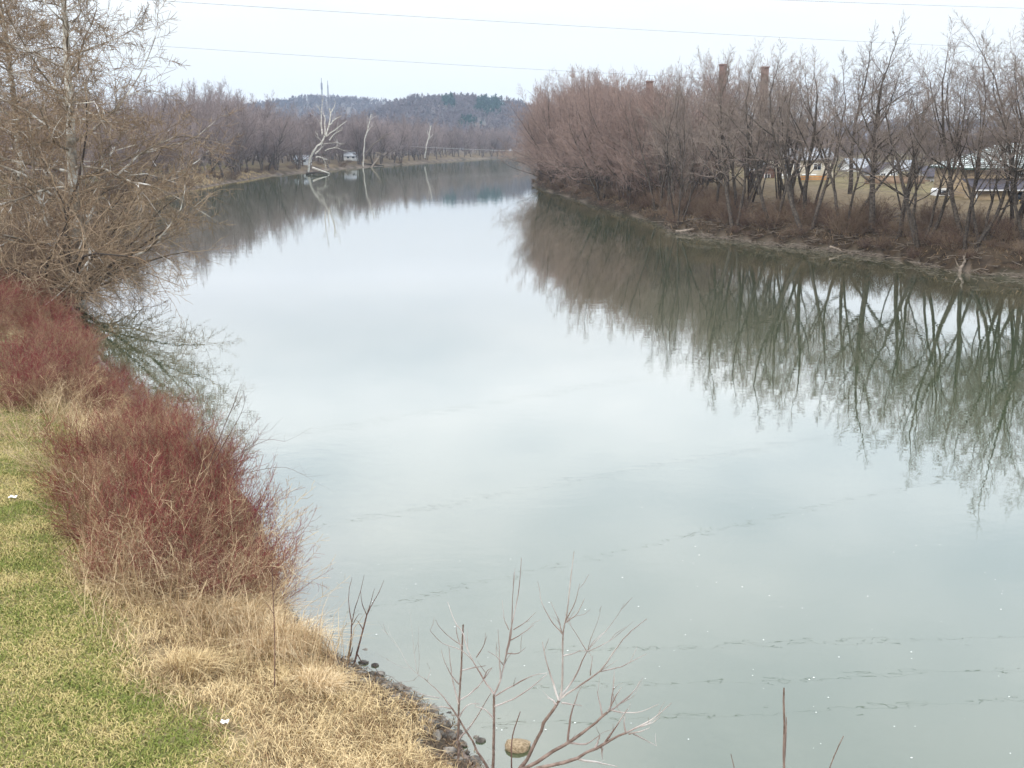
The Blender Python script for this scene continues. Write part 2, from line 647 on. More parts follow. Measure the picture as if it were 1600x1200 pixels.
# water sheet
g = Geo()
g.quad((-900, -420, 0), (1300, -420, 0), (1300, 1400, 0), (-900, 1400, 0))
kind(obj('river_water', g.mesh('river_water', 'water')), 'structure')

rng = random.Random(11)
nrg = np.random.default_rng(5)


# ------------------------------------------------------------------ far hills with their woods
def sliver_wood(name, pos, height, width, nper, m, slen=2.6, swid=.35, up=.7):
    """a wood seen as one mass: many twig-sized slivers through the crowns of many small trees"""
    n = len(pos)
    H = np.repeat(height, nper)
    Wd = np.repeat(width, nper)
    base = np.repeat(pos, nper, axis=0)
    k = n * nper
    u = nrg.random(k) ** .8
    a = nrg.random(k) * 2 * np.pi
    rr = np.sqrt(nrg.random(k)) * Wd * np.sin(np.clip(u * 1.02 + .10, 0, 1.0) * np.pi) ** .6
    c_ = base + np.stack([np.cos(a) * rr, np.sin(a) * rr, (.12 + .88 * u) * H], axis=1)
    d = np.stack([np.cos(a) * .6, np.sin(a) * .6, np.full(k, up)], axis=1) + nrg.normal(0, .35, (k, 3))
    d /= np.linalg.norm(d, axis=1, keepdims=True)
    ln = slen * (.6 + .8 * nrg.random(k))[:, None]
    sdv = np.cross(d, nrg.normal(0, 1, (k, 3)))
    sdv /= np.linalg.norm(sdv, axis=1, keepdims=True) + 1e-9
    V = np.stack([c_ - d * ln * .5 - sdv * swid * .5, c_ - d * ln * .5 + sdv * swid * .5, c_ + d * ln * .5], axis=1).reshape(-1, 3)
    # trunks
    tv = []
    tb = pos
    tv = np.stack([tb + [-.22, 0, -.5], tb + [.22, 0, -.5], tb + np.stack([np.zeros(n), np.zeros(n), height * .75], axis=1)], axis=1).reshape(-1, 3)
    V = np.concatenate([V, tv])
    F = np.arange(len(V)).reshape(-1, 3)
    return mesh_np(name, V, F, m)


def make_hill(name, ridge, Yr, front, back, ntree, label_mat, evergreen=None, base_z=1.0):
    """ridge: pixels of the tree-covered skyline; the slope falls towards the valley"""
    pts = [PD(x, y, Yr) for x, y in ridge]
    xs = np.array([p[0] for p in pts])
    zs = np.array([p[2] for p in pts]) - 9.0
    nx, ny = 90, 40
    X = np.linspace(xs[0] - 250, xs[-1] + 250, nx)
    Yv = np.linspace(Yr - front, Yr + back, ny)
    XX, YY = np.meshgrid(X, Yv)

    def hz(x, y):
        top = np.interp(x, xs, zs, left=zs[0], right=zs[-1])
        edge = sm(xs[0] - 250, xs[0], x) * (1 - sm(xs[-1], xs[-1] + 250, x))
        q = np.where(y < Yr, sm(Yr - front, Yr, y), 1 - sm(Yr, Yr + back, y))
        return base_z - 3 + (top - base_z + 3) * q * (.25 + .75 * edge) + wob2(x * .5, y * .5) * 5 * q

    ZZ = hz(XX, YY)
    i = (np.arange(ny - 1)[:, None] * nx + np.arange(nx - 1)[None, :]).ravel()
    F = np.stack([i, i + 1, i + 1 + nx, i + nx], axis=1)
    h = obj(name, mesh_np(name, np.stack([XX.ravel(), YY.ravel(), ZZ.ravel()], axis=1), F, 'hill_soil', True))
    kind(h, 'structure')
    x = nrg.uniform(xs[0] - 100, xs[-1] + 100, ntree)
    y = Yr - front * .92 * nrg.random(ntree) ** 1.0 + 40 * nrg.random(ntree)
    z = hz(x, y)
    pos = np.stack([x, y, z], axis=1)
    ev = np.zeros(ntree, dtype=bool)
    if evergreen:
        for (ex, ey, rx, ry) in evergreen:
            for k in range(ntree):
                px, py = to_px(pos[k] + [0, 0, 7])
                if ((px - ex) / rx) ** 2 + ((py - ey) / ry) ** 2 < .6 + .7 * nrg.random():
                    ev[k] = True
    hgt = nrg.uniform(9, 15, ntree)
    wdt = nrg.uniform(3.5, 6, ntree)
    o = obj('hill_wood', sliver_wood('hill_wood', pos[~ev], hgt[~ev], wdt[~ev], 26, 'hill_wood', 4.5, 1.3))
    kind(tag(o, 'bare purplish winter wood covering ' + label_mat, 'wood'), 'stuff')
    if ev.any():
        o = obj('evergreen_wood', sliver_wood('evergreen_wood', pos[ev], hgt[ev] * 1.1, wdt[ev] * .8, 34, 'evergreen', 4.0, 1.6))
        kind(tag(o, 'dark green evergreens in a patch on ' + label_mat, 'wood'), 'stuff')


make_hill('hill', [(330, 178), (400, 168), (440, 160), (475, 154), (520, 152), (570, 155), (612, 161), (640, 172), (720, 185)], 2300, 900, 500, 3600,
          'the hill with two masts')
make_hill('hill', [(560, 190), (600, 172), (625, 163), (650, 155), (700, 152), (735, 151), (775, 156), (805, 163), (840, 172), (960, 185), (1100, 188)], 1700, 700, 500, 4600,
          'the rounded hill over the river bend', evergreen=[(765, 166, 24, 13), (730, 190, 16, 7), (700, 158, 12, 5), (748, 196, 12, 5)])
make_hill('hill', [(1150, 196), (1300, 192), (1380, 190), (1440, 186), (1490, 192), (1550, 188), (1600, 186), (1700, 184), (1850, 190)], 2400, 900, 500, 2600,
          'the low ridge behind the houses')

# masts on the hill
for (px, y0, y1, thick, lab, kdx) in ((503.5, 122, 158, .9, 'dark lattice mast with a broad head, left of the two on the hill', 0),
                                      (513, 126, 158, .75, 'plain slim mast, right of the two on the hill', 1)):
    a = PD(px, y1, 2290)
    b_ = PD(px, y0, 2290)
    tw = thing('mast', lab, 'mast', tuple(a))
    hh = b_[2] - a[2]
    g = Geo()
    q = thick * 1.6
    for sx in (-1, 1):
        for sy in (-1, 1):
            g.hexa([(sx * q - .4, sy * q - .4, -8), (sx * q + .4, sy * q - .4, -8), (sx * q + .4, sy * q + .4, -8), (sx * q - .4, sy * q + .4, -8),
                    (sx * .7 - .4, sy * .7 - .4, hh * .8), (sx * .7 + .4, sy * .7 - .4, hh * .8), (sx * .7 + .4, sy * .7 + .4, hh * .8), (sx * .7 - .4, sy * .7 + .4, hh * .8)])
    for k in range(8):
        zz = hh * .1 * k
        g.box(-q, q, -q * .2, q * .2, zz, zz + .5)
    part('lattice', g, 'steel', tw)
    g = Geo().box(-.5, .5, -.5, .5, hh * .8, hh)
    part('antenna', g, 'steel', tw)
    if kdx == 0:
        part('head', Geo().box(-1.8, 1.8, -1.2, 1.2, hh * .50, hh * .80), 'steel', tw)


# ------------------------------------------------------------------ trees
def grow(seed, stems, lv, rmin, tip=.25):
    """recursive branching; lv: per level dict(n, ratio, ang, up, wob, seg, start). returns paths by level"""
    R = random.Random(seed)
    paths = [[] for _ in lv]
    gs, un = R.gauss, R.random

    def nrm(x, y, z):
        l = math.sqrt(x * x + y * y + z * z) + 1e-9
        return x / l, y / l, z / l

    def go(p, d, Ln, r, lev):
        c_ = lv[lev]
        ns = c_['seg']
        st = Ln / ns
        pts, rad_ = [p], [r]
        dx, dy, dz = d
        wv, up = c_['wob'], c_['up']
        tp = c_.get('tip', tip)
        ds = [d]
        for i in range(ns):
            dx, dy, dz = nrm(dx + gs(0, wv), dy + gs(0, wv), dz + gs(0, wv) + up)
            p = (p[0] + dx * st, p[1] + dy * st, p[2] + dz * st)
            pts.append(p)
            rad_.append(max(r * (1 - (1 - tp) * (i + 1) / ns), rmin * .7))
            ds.append((dx, dy, dz))
        paths[lev].append((pts, rad_))
        if lev + 1 >= len(lv):
            return
        q = lv[lev + 1]
        n = q['n']
        n = max(1, int(n * (.75 + .5 * un()) * (.55 + .45 * min(1.5, Ln / q.get('ref', Ln)))) + .5) if n > 2 else n
        az = un() * 6.283
        for k in range(int(n)):
            tt = q['start'] + (1 - q['start']) * (k + un()) / n
            tt = min(tt, .995)
            f = tt * ns
            i = int(f)
            u = f - i
            a, b2 = pts[i], pts[i + 1]
            pp = (a[0] + (b2[0] - a[0]) * u, a[1] + (b2[1] - a[1]) * u, a[2] + (b2[2] - a[2]) * u)
            rr = rad_[i] + (rad_[i + 1] - rad_[i]) * u
            t0 = ds[i + 1]
            az += 2.4 + gs(0, .5)
            # frame round the branch
            if abs(t0[2]) < .9:
                ux, uy, uz = nrm(-t0[1], t0[0], 0)
            else:
                ux, uy, uz = nrm(1, 0, -t0[0] / (t0[2] if t0[2] else 1))
            vx, vy, vz = t0[1] * uz - t0[2] * uy, t0[2] * ux - t0[0] * uz, t0[0] * uy - t0[1] * ux
            an = math.radians(q['ang'] * (.7 + .6 * un())) * (1.15 - .4 * tt)
            ca, sa = math.cos(an), math.sin(an)
            cz, sz = math.cos(az), math.sin(az)
            d2 = nrm(t0[0] * ca + (ux * cz + vx * sz) * sa, t0[1] * ca + (uy * cz + vy * sz) * sa, t0[2] * ca + (uz * cz + vz * sz) * sa)
            l2 = Ln * q['ratio'] * (1.15 - .6 * tt) * (.7 + .6 * un())
            go(pp, d2, l2, max(min(rr * q.get('rr', .62), r * .7), rmin), lev + 1)
        # the leading shoot goes on from the tip
        if q.get('lead', True):
            go(pts[-1], ds[-1], Ln * q['ratio'] * .7, max(rad_[-1], rmin), lev + 1)

    for (p, d, Ln, r) in stems:
        go(p, nrm(*d), Ln, r, 0)
    return paths


def build_tree(name, paths, split, bark, twig, label, cat='tree', sides=(8, 6, 4, 3, 3, 3), parts=('trunk', 'crown')):
    top = thing(name, label, cat)
    a = [tubes(paths[k], sides[k]) for k in range(split) if paths[k]]
    b_ = [tubes(paths[k], sides[k]) for k in range(split, len(paths)) if paths[k]]
    V, F = join_vf(a)
    obj(parts[0], mesh_np(parts[0], V, F, bark, True), top)
    V2, F2 = join_vf(b_)
    obj(parts[1], mesh_np(parts[1], V2, F2, twig, False), top)
    top['_h'] = float(max(V2[:, 2].max(), V[:, 2].max()))
    return top


def stems_of(R, n, spread, Ln, r, lean=(0, 0), base=.35):
    o = []
    a0 = R.random() * 6.28
    for k in range(n):
        a = a0 + k * 6.283 / n + R.gauss(0, .3)
        s_ = spread * (.5 + .8 * R.random()) if n > 1 else spread * R.random()
        o.append(((math.cos(a) * base * (n > 1), math.sin(a) * base * (n > 1), -.4), (math.cos(a) * s_ + lean[0], math.sin(a) * s_ + lean[1], 1),
                  Ln * (.8 + .3 * R.random()), r * (.7 + .5 * R.random())))
    return o


protos = {}


def hide_proto(o):
    """move a built tree's first copy: used for the first placement"""
    o['_used'] = 0
    return o


def place(pname, x, y, height, rotz, label, group, sxy=1.0, z=None):
    pr = protos[pname]
    h = pr['_h']
    s_ = height / h
    z = gz(x, y) - .05 if z is None else z
    sc = (s_ * sxy, s_ * sxy, s_)
    if not pr.get('_used'):
        pr['_used'] = 1
        pr.location = (x, y, z)
        pr.rotation_euler = (0, 0, rotz)
        pr.scale = sc
        pr['label'] = label
        if group:
            pr['group'] = group
        return pr
    return copy_tree(pr, (x, y, z), rotz, sc, label, group)


RS = random.Random(3)


def lv_open(n1=6, n2=6, n3=6, n4=4, up=.07):
    return [dict(seg=9, wob=.075, up=.03, tip=.3), dict(n=n1, ratio=.54, ang=43, up=.085, wob=.13, seg=6, start=.34, rr=.60),
            dict(n=n2, ratio=.50, ang=44, up=.05, wob=.16, seg=4, start=.2, rr=.58), dict(n=n3, ratio=.48, ang=44, up=.04, wob=.18, seg=3, start=.15, rr=.55),
            dict(n=n4, ratio=.52, ang=38, up=.04, wob=.15, seg=2, start=.15, rr=.6, lead=True)]


# open multi-stemmed river trees (right bank)
for k in range(6):
    R = random.Random(100 + k)
    ns = (3, 2, 4, 1, 3, 2)[k]
    pth = grow(100 + k, stems_of(R, ns, 0.29 if ns > 1 else .10, 13.5, .20 if ns > 1 else .33), lv_open(n1=6 if ns > 1 else 12, n2=6, n3=6, n4=4 if ns > 2 else 5), .0115)
    protos['open%d' % k] = build_tree('bare_tree', pth, 2, 'bark', 'twig', 'x')
# dense bushy trees with branches low down
for k in range(4):
    R = random.Random(200 + k)
    lvd = [dict(seg=8, wob=.08, up=.03, tip=.3), dict(n=10, ratio=.52, ang=48, up=.06, wob=.11, seg=6, start=.08, rr=.55),
           dict(n=7, ratio=.46, ang=44, up=.05, wob=.13, seg=4, start=.15, rr=.5), dict(n=6, ratio=.48, ang=42, up=.05, wob=.16, seg=3, start=.12, rr=.5),
           dict(n=4, ratio=.55, ang=36, up=.06, wob=.15, seg=1, start=.1, rr=.6)]
    pth = grow(200 + k, stems_of(R, 3, .30, 11.5, .15), lvd, .011)
    protos['dense%d' % k] = build_tree('bushy_tree', pth, 2, 'bark', 'twig_pink', 'x')
# far trees: fewer, stouter twigs
for k in range(5):
    R = random.Random(300 + k)
    lvf = [dict(seg=7, wob=.07, up=.03, tip=.3), dict(n=11, ratio=.50, ang=46, up=.07, wob=.11, seg=5, start=.16, rr=.6),
           dict(n=7, ratio=.48, ang=44, up=.05, wob=.14, seg=4, start=.15, rr=.55), dict(n=6, ratio=.52, ang=42, up=.05, wob=.17, seg=3, start=.12, rr=.6),
           dict(n=3, ratio=.6, ang=36, up=.05, wob=.16, seg=1, start=.1, rr=.8)]
    ns = (1, 2, 3, 1, 2)[k]
    pth = grow(300 + k, stems_of(R, ns, .22 if ns > 1 else .06, 16, .32 if ns > 1 else .45), lvf, .024)
    protos['far%d' % k] = build_tree('bank_tree', pth, 2, 'bark_far', 'twig_far', 'x')


def y_top_right(x):
    return np.interp(x, [815, 835, 870, 900, 950, 1000, 1060, 1120, 1170, 1230, 1290, 1335, 1380, 1420, 1470, 1530, 1600, 1700],
                     [178, 160, 132, 118, 116, 128, 105, 92, 76, 78, 72, 48, 66, 84, 66, 72, 40, 30])


def y_top_left(x):
    return np.interp(x, [-100, 0, 150, 280, 335, 380, 420, 460, 500, 560, 620, 700, 780, 840], [120, 130, 135, 130, 122, 138, 150, 162, 168, 172, 176, 186, 192, 196])


def h_at(x, y, ytop):
    px, _ = to_px((x, y, 3))
    top = PD(px, ytop(px), y)
    return top[2] - gz(x, y)


def along(poly, a, b_, step, R):
    """points along a polyline between Y=a and Y=b with outward side computed by the river distance"""
    o = []
    for i in range(len(poly) - 1):
        (x0, y0), (x1, y1) = poly[i], poly[i + 1]
        ln = math.hypot(x1 - x0, y1 - y0)
        n = max(1, int(ln / .5))
        for k in range(n):
            t_ = k / n
            o.append((x0 + (x1 - x0) * t_, y0 + (y1 - y0) * t_, (y1 - y0) / ln, -(x1 - x0) / ln))
    o = [q for q in o if a <= q[1] <= b_]
    res, acc = [], 1e9
    for i, q in enumerate(o):
        if i:
            acc += math.hypot(q[0] - o[i - 1][0], q[1] - o[i - 1][1])
        if acc >= step(q[1]) * .9:
            res.append(q)
            acc = R.uniform(-.3, .3) * step(q[1])
    return res


# ---- right bank
RT = random.Random(21)
G_R_open = 'open bare trees along the right bank'
G_R_dense = 'bushy trees crowding the right bank at the bend'
cnt = 0
nrow = [0, 0]


def ordinal(n_):
    a_ = ('first', 'second', 'third', 'fourth', 'fifth', 'sixth', 'seventh', 'eighth', 'ninth', 'tenth', 'eleventh', 'twelfth', 'thirteenth', 'fourteenth',
          'fifteenth', 'sixteenth', 'seventeenth', 'eighteenth', 'nineteenth')
    if n_ <= 19:
        return a_[n_ - 1]
    return {20: 'twentieth', 30: 'thirtieth'}.get(n_, ('twenty-', 'thirty-')[n_ // 10 - 2] + a_[n_ % 10 - 1])


for (x, y, nx, ny) in along(RIGHT, 66, 300, lambda Y: 3.0 + max(0, Y - 130) * .02, RT):
    px, _ = to_px((x, y, 0))
    dense = px < 1005
    rows = ((1.2, 3.5), (5, 10), (12, 20)) if dense else ((1.0, 4.5), (6, 15))
    for ri, (a, b_) in enumerate(rows):
        if (ri == 2 and RT.random() < .35) or (not dense and ri == 1 and RT.random() < (.7 if px > 1470 else .5 if px > 1150 else .4)):
            continue
        d = RT.uniform(a, b_)
        X, Y = x + nx * d + RT.gauss(0, .8), y + ny * d + RT.gauss(0, .8)
        if river_sd(np.array([X]), np.array([Y]))[0] < .8:
            continue
        h = h_at(X, Y, y_top_right) * RT.uniform(.88, 1.06) * (1.07 if dense else 1)
        if dense:
            nm = 'dense%d' % RT.randrange(4)
            place(nm, X, Y, h, RT.random() * 6.28, 'reddish brown bushy tree in the dense stand at the bend of the right bank', G_R_dense, RT.uniform(.85, 1.1))
        else:
            if cnt % 5 == 4 or ri == 1:
                h *= RT.uniform(.7, .95)
            nm = 'open%d' % RT.choice((0, 1, 2, 4, 5) if RT.random() < .8 else (3,))
            nrow[ri] += 1
            place(nm, X, Y, h * (1.11 if px > 1090 else 1.0), RT.random() * 6.28, 'slender bare tree, %s from the right edge in the %s row of the right bank' % (ordinal(nrow[ri]), ('waterside', 'inner')[ri]), G_R_open, RT.uniform(.92, 1.25) if px > 1090 else .85)
        cnt += 1
# trees further back on the right with a place of their own
for (px, py, ytop, Y, nm, lab) in (
        (1328, 300, 46, 128, 'open3', 'tall thick-trunked bare tree rising highest behind the middle of the right bank'),
        (1232, 285, 95, 140, 'open4', 'dark forked bare tree standing in front of the beige house'),
        (1592, 320, 34, 108, 'open2', 'tall bare tree by the striped roof at the right edge'),
        (1180, 280, 76, 150, 'open0', 'tall bare tree just in front of the right chimney'),
        (1085, 285, 100, 165, 'open1', 'bare tree left of the middle brick chimney'),
        (1420, 300, 130, 150, 'open5', 'bare tree with reddish crown left of the long grey shed')):
    q = PD(px, py, Y)
    top = PD(px, ytop, Y)
    place(nm, q[0], Y, (top[2] - gz(q[0], Y)) * 1.06, RT.random() * 6.28, lab, 'bare trees standing back from the right bank', 1.1)
G_R_back = 'trees in the yards behind the right bank'
for k in range(18):
    px = RT.uniform(860, 1640)
    Y = RT.uniform(190, 330)
    X = PD(px, 260, Y)[0]
    if river_sd(np.array([X]), np.array([Y]))[0] < 12:
        continue
    h = RT.uniform(8, 13) if px > 1080 else RT.uniform(13, 18)
    place('far%d' % RT.randrange(5), X, Y, h, RT.random() * 6.28, 'bare yard tree half hidden behind the right bank trees', G_R_back)

# ---- left bank, far
LT = random.Random(8)
G_L = 'bare trees lining the far left bank'
for (x, y, nx, ny) in along(LEFT, 140, 950, lambda Y: 6.5 + max(0, Y - 200) * .02, LT):
    for ri, (a, b_) in enumerate(((2, 8), (11, 22), (26, 42), (46, 70))):
        if y > 600 and ri == 3:
            continue
        d = LT.uniform(a, b_)
        X, Y = x - nx * d + LT.gauss(0, 1.5), y - ny * d + LT.gauss(0, 1.5)
        if river_sd(np.array([X]), np.array([Y]))[0] < 1.5:
            continue
        px, _ = to_px((X, Y, 3))
        if px < -60 or (ri == 0 and 270 < px < 335 and LT.random() < .6):
            continue
        h = min(h_at(X, Y, y_top_left), 34) * LT.uniform(.8, 1.06)
        if h < 6:
            continue
        if px < 270:
            lab = 'bare tree on the left meadow seen through the white sycamore'
        elif px < 480:
            lab = 'bare purplish tree on the left bank between the sycamore and the leaning white tree'
        elif px < 640:
            lab = 'bare tree on the left bank near the leaning white tree'
        else:
            lab = 'small distant bare tree on the left bank towards the river bend'
        place('far%d' % LT.randrange(5), X, Y, h, LT.random() * 6.28, lab, G_L, LT.uniform(.85, 1.15))

# far woods behind the bank trees and in the valley, one mass
n = 2600
px = nrg.uniform(-150, 1750, n)
Yf = nrg.uniform(420, 1500, n)
X = (px - 800) / 1600 * Yf
s_ = river_sd(X, Yf)
ok = s_ > 14
pos = np.stack([X, Yf, gh(X, Yf, s_)], axis=1)[ok]
hts_ = np.where(px[ok] < 860, nrg.uniform(13, 21, ok.sum()), nrg.uniform(8, 13, ok.sum()))
o = obj('valley_wood', sliver_wood('valley_wood', pos, hts_, nrg.uniform(3.5, 6, len(pos)), 58, 'hill_wood', 3.2, .62))
kind(tag(o, 'bare purplish winter wood filling the valley floor below the hills', 'wood'), 'stuff')


# ---- the sycamore on the left bank
def sycamore(seed, name, label, x, y, height, rot, lower, bark='sycamore_bark', twig='sycamore_twig', r0=.42, split=3):
    lvs = [dict(seg=12, wob=.035, up=.03, tip=.22), dict(n=46, ratio=.35, ang=70, up=.03, wob=.15, seg=7, start=lower, rr=.33),
           dict(n=8, ratio=.46, ang=52, up=-.02, wob=.22, seg=5, start=.12, rr=.5), dict(n=7, ratio=.47, ang=50, up=.0, wob=.24, seg=3, start=.1, rr=.55),
           dict(n=6, ratio=.58, ang=46, up=.02, wob=.22, seg=1, start=.1, rr=.7)]
    pth = grow(seed, [((0, 0, -.5), (.04, .02, 1), height * .96, r0)], lvs, .014)
    tr_ = build_tree(name, [pth[0]] + [[]] + pth[3:], 1, bark, twig, label, sides=(10, 6, 3, 3, 3))
    V, F = join_vf([tubes(pth[1], 6), tubes(pth[2], 5)])
    obj('boughs', mesh_np('boughs', V, F, 'sycamore_bough', True), tr_)
    h = tr_['_h']
    tr_.location = (x, y, gz(x, y) - .05)
    tr_.rotation_euler = (0, 0, rot)
    return tr_


q = P(112, 462, .6)
sycamore(41, 'sycamore_tree', 'tall white-barked sycamore leaning its boughs over the water on the left bank', q[0], q[1] + 1.0, 25, .8, .10)
q2 = PD(42, 330, 84)
sycamore(43, 'sycamore_tree', 'pale-trunked sycamore further left, cut by the left edge of the picture', q2[0], 84, 24, 2.2, .2, r0=.38)

# low boughs that reach over the water, and the dark leaning stems at the sycamore's foot
R = random.Random(77)
stems = []
for k in range(14):
    a = R.uniform(-1.3, .5)
    stems.append(((R.uniform(-.6, .6), R.uniform(-.4, .4), -.3), (math.cos(a) * R.uniform(.35, 1.0), math.sin(a) * .8, R.uniform(.5, 1.2)), R.uniform(8, 14), R.uniform(.08, .15)))
lvw = [dict(seg=8, wob=.10, up=-.045, tip=.25), dict(n=11, ratio=.42, ang=50, up=-.02, wob=.18, seg=5, start=.15, rr=.5),
       dict(n=6, ratio=.48, ang=50, up=-.02, wob=.22, seg=3, start=.12, rr=.5), dict(n=5, ratio=.5, ang=46, up=.0, wob=.22, seg=2, start=.1, rr=.7)]
pth = grow(78, stems, lvw, .012)
w1 = build_tree('leaning_tree', pth, 1, 'dark_bark', 'sycamore_twig', 'dark many-stemmed tree leaning over the water at the sycamore foot')
q = P(100, 468, .4)
w1.location = (q[0] - .2, q[1] - .6, gz(q[0], q[1]) - .1)
# brown thicket trees left of the sycamore
R = random.Random(79)
for k, (px, Y, h, lab) in enumerate(((10, 72, 7.5, 'brown twiggy scrub tree at the left edge below the pale sycamore'), (48, 66, 6.0, 'brown twiggy scrub tree left of the dark leaning stems'),
                                     (78, 74, 6.5, 'brown twiggy scrub tree just behind the sycamore foot'), (20, 92, 9, 'tall brown scrub tree behind the thicket at the left edge'),
                                     (130, 98, 7, 'brown scrub tree behind the sycamore boughs'), (64, 63, 6.5, 'brown scrub tree crowding the foot of the dark leaning stems'), (150, 108, 9, 'brown scrub tree on the shore behind the sycamore, furthest right'))):
    X = PD(px, 400, Y)[0]
    if k == 0:
        pth = grow(500, stems_of(R, 9, .45, 5.0, .05, base=.7), [dict(seg=6, wob=.12, up=.02), dict(n=9, ratio=.5, ang=44, up=.03, wob=.16, seg=4, start=.08, rr=.5),
                   dict(n=6, ratio=.5, ang=44, up=.03, wob=.2, seg=3, start=.1, rr=.5), dict(n=4, ratio=.55, ang=42, up=.02, wob=.2, seg=2, start=.1, rr=.7)], .009)
        protos['scrub'] = build_tree('scrub_tree', pth, 1, 'dark_bark', 'brown_twig', 'x')
    place('scrub', X, Y, h, k * 1.3, lab, None, 1.2)


# ---- white leaning tree and other pale trees on the far left bank
def traced(name, label, cat, Y, base_px, paths_px, r0, bark, twigs=None, wob_d=1.0, seed=1, tip=.25, rend=.3, extra=0, names=('trunk', 'branch'), depth_rate=.5, scale_px=None):
    """branches followed in the photograph, each given its own depth so that the crown is round"""
    R = random.Random(seed)
    base = PD(base_px[0], base_px[1], Y)
    done = []       # (px, py, depth offset, radius)
    res = []
    for k, pp in enumerate(paths_px):
        pp = [tuple(map(float, q)) for q in pp]
        if k == 0 or not done:
            d0, r = 0.0, r0
        else:
            best = min(done, key=lambda q: (q[0] - pp[0][0]) ** 2 + (q[1] - pp[0][1]) ** 2)
            d0, r = best[2], best[3] * .9
        ln = sum(math.dist(pp[i], pp[i + 1]) for i in range(len(pp) - 1))
        slope = 0 if k == 0 else R.uniform(-1, 1) * depth_rate
        # resample
        pts, rr, acc = [], [], 0
        fine = []
        for i in range(len(pp) - 1):
            n = 3
            for j in range(n):
                u = j / n
                fine.append((pp[i][0] + (pp[i + 1][0] - pp[i][0]) * u, pp[i][1] + (pp[i + 1][1] - pp[i][1]) * u))
        fine.append(pp[-1])
        # soften the corners
        sm_ = [fine[0]] + [((fine[i - 1][0] + 2 * fine[i][0] + fine[i + 1][0]) / 4, (fine[i - 1][1] + 2 * fine[i][1] + fine[i + 1][1]) / 4) for i in range(1, len(fine) - 1)] + [fine[-1]]
        mpp = Y / FPX
        for i, f in enumerate(sm_):
            if i:
                acc += math.dist(sm_[i], sm_[i - 1])
            u = acc / max(ln, 1e-6)
            d = d0 + slope * acc * mpp
            rad_ = r * (1 - (1 - (rend if k else .5)) * u)
            p = PD(f[0], f[1], Y + d)
            jt = rad_ * .35 if 0 < i < len(sm_) - 1 else 0
            pts.append(tuple(p - base + np.array([R.gauss(0, 1), R.gauss(0, 1), R.gauss(0, 1)]) * jt))
            rr.append(rad_ * R.uniform(.88, 1.14))
            done.append((f[0], f[1], d, rad_))
        res.append((pts, rr))
    top = thing(name, label, cat, tuple(base))
    V, F = tubes([res[0]], 8)
    obj(names[0], mesh_np(names[0], V, F, bark, True), top)
    for pr in res[1:]:
        V, F = tubes([pr], 6)
        obj(names[1], mesh_np(names[1], V, F, twigs or bark, True), top)
    if extra * len(res) > 8:
        tw = []
        for pr in res:
            for _ in range(extra):
                i = R.randrange(max(1, len(pr[0]) // 3), len(pr[0]))
                p = pr[0][i]
                l = R.uniform(.25, 1.0) * wob_d
                d = np.array([R.gauss(0, 1), R.gauss(0, 1), R.gauss(.8, .6)])
                if i > 0:
                    d = d * .6 + (np.array(pr[0][i]) - np.array(pr[0][i - 1])) / (np.linalg.norm(np.array(pr[0][i]) - np.array(pr[0][i - 1])) + 1e-9)
                d /= np.linalg.norm(d)
                m_ = np.array(p) + d * l * .5 + np.array([R.gauss(0, .05), R.gauss(0, .05), R.gauss(0, .05)]) * l
                tw.append(([p, tuple(m_), tuple(np.array(p) + d * l)], [min(pr[1][i] * .6, r0 * .2), r0 * .1, r0 * .06]))
        V, F = tubes(tw, 4)
        kind(obj('twigs', mesh_np('twigs', V, F, twigs or bark, True), top), 'stuff')
    return top


def zt(sx, ox, oy, lst):
    return [[(ox + a * sx, oy + b_ * sx) for a, b_ in p] for p in lst]


YW = P(492, 270)[1]
wl = zt(.15, 400, 120, [[(545, 990), (560, 850), (620, 740), (690, 680), (730, 600), (765, 500), (778, 380), (760, 330)],
                        [(620, 800), (680, 740), (690, 680)], [(690, 600), (675, 500), (680, 380), (690, 290)], [(720, 600), (715, 500), (720, 430), (700, 380)],
                        [(730, 620), (800, 570), (880, 510), (945, 460)], [(765, 660), (810, 600), (890, 555)], [(700, 700), (780, 690), (850, 685), (890, 705)],
                        [(720, 770), (790, 740), (850, 740), (930, 775)], [(620, 840), (660, 830), (700, 855), (740, 860)], [(700, 855), (720, 890), (725, 930)],
                        [(770, 500), (820, 440), (890, 410)], [(778, 380), (800, 340), (830, 270)], [(690, 290), (700, 230)], [(680, 380), (655, 330)],
                        [(690, 680), (650, 640), (640, 610)], [(840, 740), (850, 700)]])
traced('white_tree', 'bleached white leaning tree with crooked boughs on the far left bank', 'tree', YW, (487, 272), wl, .40, 'white_wood', seed=4, extra=5, wob_d=3.0, depth_rate=.4)
YW2 = P(575, 262)[1]
wl = zt(.15, 400, 120, [[(1120, 960), (1120, 800), (1130, 660), (1160, 560), (1185, 450), (1200, 390)], [(1150, 590), (1190, 530), (1215, 510)], [(1165, 540), (1155, 460)], [(1185, 450), (1230, 420)]])
traced('pale_tree', 'slim pale-trunked tree among the brown trees right of the leaning white tree', 'tree', YW2 + 10, (568, 266), wl, .30, 'white_wood', seed=5, extra=4, wob_d=3)
wl = zt(.15, 400, 120, [[(1190, 960), (1250, 880), (1300, 800)], [(1150, 800), (1220, 700), (1300, 650), (1340, 610), (1380, 600)], [(1300, 650), (1330, 640), (1390, 630)], [(1250, 790), (1300, 800), (1340, 820)]])
traced('pale_tree', 'pale broken tree bending low over the bank right of the slim pale tree', 'tree', YW2 + 2, (578, 264), wl, .42, 'driftwood', seed=6, extra=6, wob_d=3)
wl = zt(.1375, 640, 130, [[(170, 850), (185, 740), (210, 640), (230, 550), (245, 480)], [(210, 640), (260, 590)], [(220, 600), (200, 540)]])
